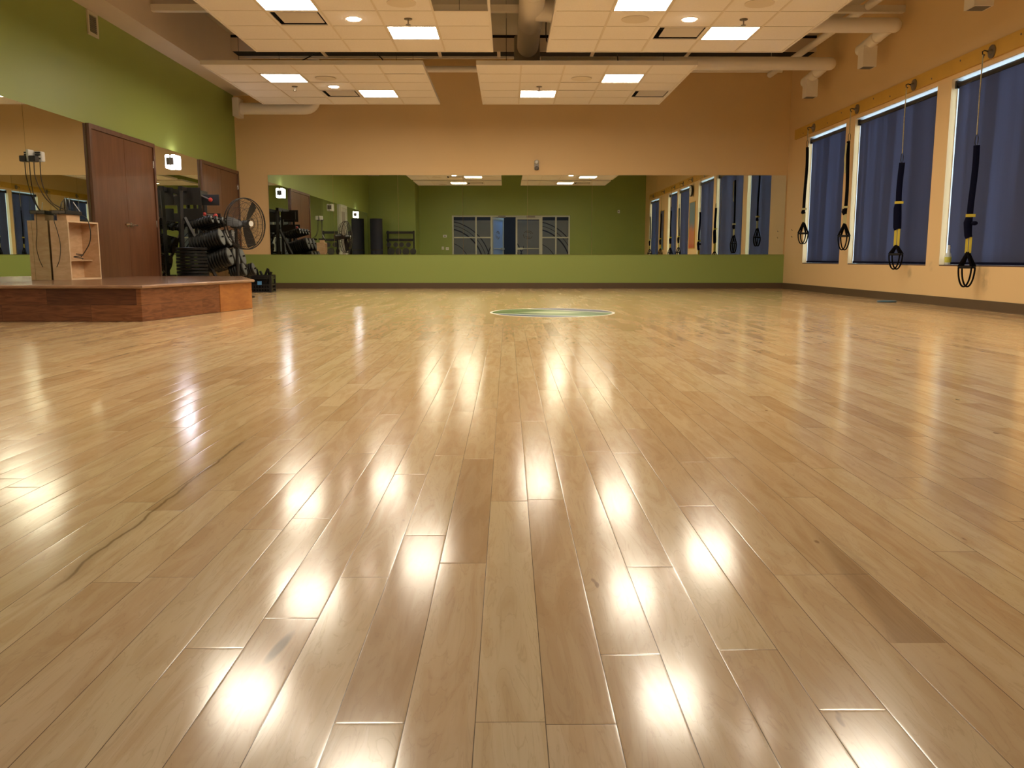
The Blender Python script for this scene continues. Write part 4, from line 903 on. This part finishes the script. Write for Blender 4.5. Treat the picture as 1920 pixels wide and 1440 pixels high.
for k, (x, y, lx, ly, h_) in enumerate(((-0.15, -0.08, -0.20, -0.1, 0.42), (-0.06, 0.0, -0.08, -0.02, 0.41), (0.05, -0.05, 0.14, -0.06, 0.42), (0.13, 0.04, 0.12, 0.02, 0.40), (0.0, 0.08, -0.05, 0.1, 0.37), (0.16, -0.1, 0.21, -0.1, 0.36))):
    t = tag(MB().tube(spline([(x, y, 0.02), (x + 0.01, y, 0.22), (lx, ly, h_)]), 0.02, n=8, flat=(0.022, 0.008)).build('rubber_strap', M['rubber'], smooth=True), 'short black strap end sticking out of the lattice crate', 'strap', 'black straps in the lattice crate')
    t.location = (-4.46, 15.6, 0.005)
tag(MB().box(-0.17, 0.17, -0.145, 0.145, 0.0, 0.27, bev=0.03).build('strap_bundle', M['rubber']), 'dark bundle of straps filling the lattice crate', 'strap', kind='stuff').location = (-4.46, 15.6, 0.015)

# ------------------------------------------------------------------ floor graphic
dc = MB(); pts = []
for k in range(64):
    a = 2 * math.pi * k / 64; rx, ry = 0.70, 0.80
    bump = 0.0
    pts.append((rx * math.cos(a), ry * math.sin(a)))
dc.prism(pts, 0.0, 0.0015)
dob = dc.build('floor_graphic', M['decal']); dob.location = (0.50, 9.62, 0.0003)
tag(dob, 'round green and blue grey graphic with a white rim printed on the floor', 'floor graphic')

# ------------------------------------------------------------------ rear entrance (seen in the mirror)
en = bpy.data.objects.new('door_4', None); COL.objects.link(en); struct(en, 'glazed storefront entrance with frosted panes in the rear wall, seen in the mirror')
y0, y1 = YR - 0.16, YR - 0.08
fr = MB()
for x in (-2.21, -1.25, -0.63, 1.37, 1.95, 2.49): fr.box(x - 0.03, x + 0.03, y0, y1, 0, 2.27 if x not in () else SZ)
fr.box(SX0, SX1, y0, y1, 2.27, SZ)
for a, b_ in ((-2.18, -1.28), (-1.22, -0.66), (1.40, 1.92), (1.98, 2.46)): fr.box(a, b_, y0, y1, 1.42, 1.47); fr.box(a, b_, y0, y1, 0, 0.1)
fr.build('storefront_frame', M['paint'], en)
for a, b_ in ((-2.18, -1.28), (-1.22, -0.66), (1.40, 1.92), (1.98, 2.46)):
    for c, d_ in ((0.1, 1.42), (1.47, 2.27)): MB().box(a, b_, y0 + 0.035, y0 + 0.043, c, d_).build('frosted_pane', M['frost'], en)
def leaf(hx, rot, sgn, glassm):
    l = bpy.data.objects.new('door_leaf', None); COL.objects.link(l); l.parent = en; l.location = (hx, YR - 0.12, 0); l.rotation_euler = (0, 0, R(rot))
    W_ = 0.98 * sgn
    def bx(a, b_, z0, z1, m_, nm, ya=-0.02, yb=0.02): MB().box(min(a, b_) * 1.0, max(a, b_) * 1.0, ya, yb, z0, z1).build(nm, m_, l)
    b = MB()
    for a, c, z0, z1 in ((0, 0.07 * sgn, 0.01, 2.26), (W_ - 0.07 * sgn, W_, 0.01, 2.26), (0.07 * sgn, W_ - 0.07 * sgn, 0.01, 0.15), (0.07 * sgn, W_ - 0.07 * sgn, 2.17, 2.26)): b.box(min(a, c), max(a, c), -0.02, 0.02, z0, z1)
    b.build('leaf_frame', M['paint'], l)
    bx(0.07 * sgn, W_ - 0.07 * sgn, 0.15, 2.17, glassm, 'leaf_pane', -0.004, 0.004)
    b = MB(); b.tube([(0.08 * sgn, 0.06, 1.0), (W_ - 0.08 * sgn, 0.06, 1.0)], 0.018, n=10); b.box(min(W_ - .3 * sgn, W_ - .06 * sgn), max(W_ - .3 * sgn, W_ - .06 * sgn), 0.02, 0.08, 0.96, 1.04); b.build('push_bar', M['paint'], l)
    # dark emblem of broken strokes on the pane
    b = MB(); cx = W_ / 2
    for a0, a1, r in ((20, 150, 0.16), (170, 230, 0.17), (250, 340, 0.15), (30, 120, 0.10), (200, 300, 0.09)):
        b.tube([(cx + r * math.cos(R(a0 + (a1 - a0) * i / 10)), 0.006, 1.55 + r * math.sin(R(a0 + (a1 - a0) * i / 10))) for i in range(11)], 0.012, n=6, flat=(0.002, 0.014), up=(0, 1, 0))
    b.build('emblem', M['grille'], l)
leaf(1.34, 0, -1, M['frost'])
leaf(-0.60, -62, 1, M['leafglass'])
for x in (-0.2, 0.95): MB().box(x - 0.15, x + 0.15, YR - 0.08, YR - 0.03, 2.24, 2.31).build('door_closer', M['smudge'], en)
tag(MB().box(-0.4, 0.4, -0.05, 0.05, -0.05, 0.05).build('added_hall_light', M['hallfill']), 'added small white light in the hall beyond the entrance', 'lamp').location = (1.9, hy - 1.6, 2.8)  # white hall lights are added so the frosted panes are lit from behind
tag(MB().box(-0.35, 0.35, -0.25, 0.25, -0.02, 0.02).build('added_blue_light', M['bluefill']), 'added unseen blue light on the hall ceiling, tinting the open door leaf', 'lamp').location = (0.1, hy - 0.9, 2.94)  # unseen source added to turn the open leaf blue
tag(MB().box(-0.3, 0.3, -0.05, 0.05, -0.05, 0.05).build('added_hall_light', M['hallfill']), 'added small white light in the hall left of the open door', 'lamp').location = (-1.6, hy - 2.2, 2.8)
for (x, z, w_, h_, lb, cat, nm) in ((-2.53, 1.50, 0.15, 0.10, 'thermostat on the green rear wall beside the entrance', 'thermostat', 'thermostat'), (-2.62, 1.02, 0.09, 0.12, 'light switch on the rear wall, farther from the entrance', 'switch', 'light_switch'), (-2.44, 1.00, 0.12, 0.12, 'light switch on the rear wall, nearer the entrance', 'switch', 'light_switch'), (4.5, 2.48, 0.09, 0.12, 'small white sensor high on the rear wall, seen in the mirror', 'sensor', 'wall_sensor')):
    t = thing(nm, lb, cat, (x, YR, z))
    MB().box(-w_ / 2, w_ / 2, 0, 0.02, -h_ / 2, h_ / 2, bev=0.004).build('body', M['whitep'], t)
    MB().box(-w_ / 5, w_ / 5, 0.0205, 0.026, -h_ / 5, h_ / 5).build('face', M['grille'] if nm != 'light_switch' else M['vent'], t)
fm_ = thing('foam_mat_roll', 'tall dark blue foam roll standing in the rear corner, seen in the mirror', 'mat roll', (-5.02, 1.75, 0))
MB().cyl((0, 0, 0), (0, 0, 2.1), 0.235, n=32).build('roll', M['mat'], fm_, smooth=True)
MB().lathe([(0.236, 0.9), (0.24, 0.905), (0.24, 0.95), (0.236, 0.955)], n=32).build('roll_band', M['black'], fm_, smooth=True)
rr = thing('barbell_rack', 'black rack with two rails and round plates at the rear wall, seen in the mirror', 'rack', (-4.1, 1.25, 0))
for x in (-0.55, 0.48): MB().box(x - 0.03, x + 0.03, -0.03, 0.03, 0, 1.66).build('post', M['blackm'], rr); MB().box(x - 0.03, x + 0.03, -0.2, 0.25, 0, 0.04).build('foot', M['blackm'], rr)
for z in (1.55, 1.27): MB().box(-0.6, 0.52, 0.03, 0.10, z, z + 0.09).build('rail', M['blackm'], rr)
MB().box(-0.6, 0.52, 0.03, 0.3, 0.28, 0.31).build('shelf', M['blackm'], rr)
for k, (x, z, r) in enumerate(((-0.5, 1.13, 0.09), (-0.24, 1.13, 0.09), (0.02, 1.13, 0.09), (0.28, 1.13, 0.09), (-0.42, 0.87, 0.135), (-0.12, 0.87, 0.135), (0.18, 0.87, 0.135), (0.46, 0.87, 0.12))):
    MB().cyl((x - 4.1 + 4.1, 0.03, z), (x, 0.2, z), 0.012, n=10).build('peg', M['blackm'], rr)
    o = MB().lathe([(0.03, 0), (r, 0.0), (r, 0.05), (0.03, 0.05)], n=26, mtx=Matrix.Rotation(R(-90), 4, 'X')).build('weight_plate', M['plateface'], smooth=True)
    o.location = (x - 4.1, 1.25 + 0.12, z); tag(o, 'grey faced plate on the rear rack, %s row, seen in the mirror' % ('upper' if z > 1 else 'lower'), 'weight plate', 'plates on the rear rack, %s row' % ('upper' if z > 1 else 'lower'))
bn = thing('blue_bin', 'dark blue round bin in the rear right corner, seen in the mirror', 'bin', (5.15, 0.25, 0))
MB().lathe([(0.15, 0), (0.19, 0.6), (0.20, 0.62), (0.2, 0.65)], n=28).build('bin_body', M['bluebin'], bn, smooth=True)
MB().lathe([(0.205, 0.65), (0.205, 0.68), (0.12, 0.75), (0.03, 0.76)], n=28).build('bin_lid', M['bluebin'], bn, smooth=True)
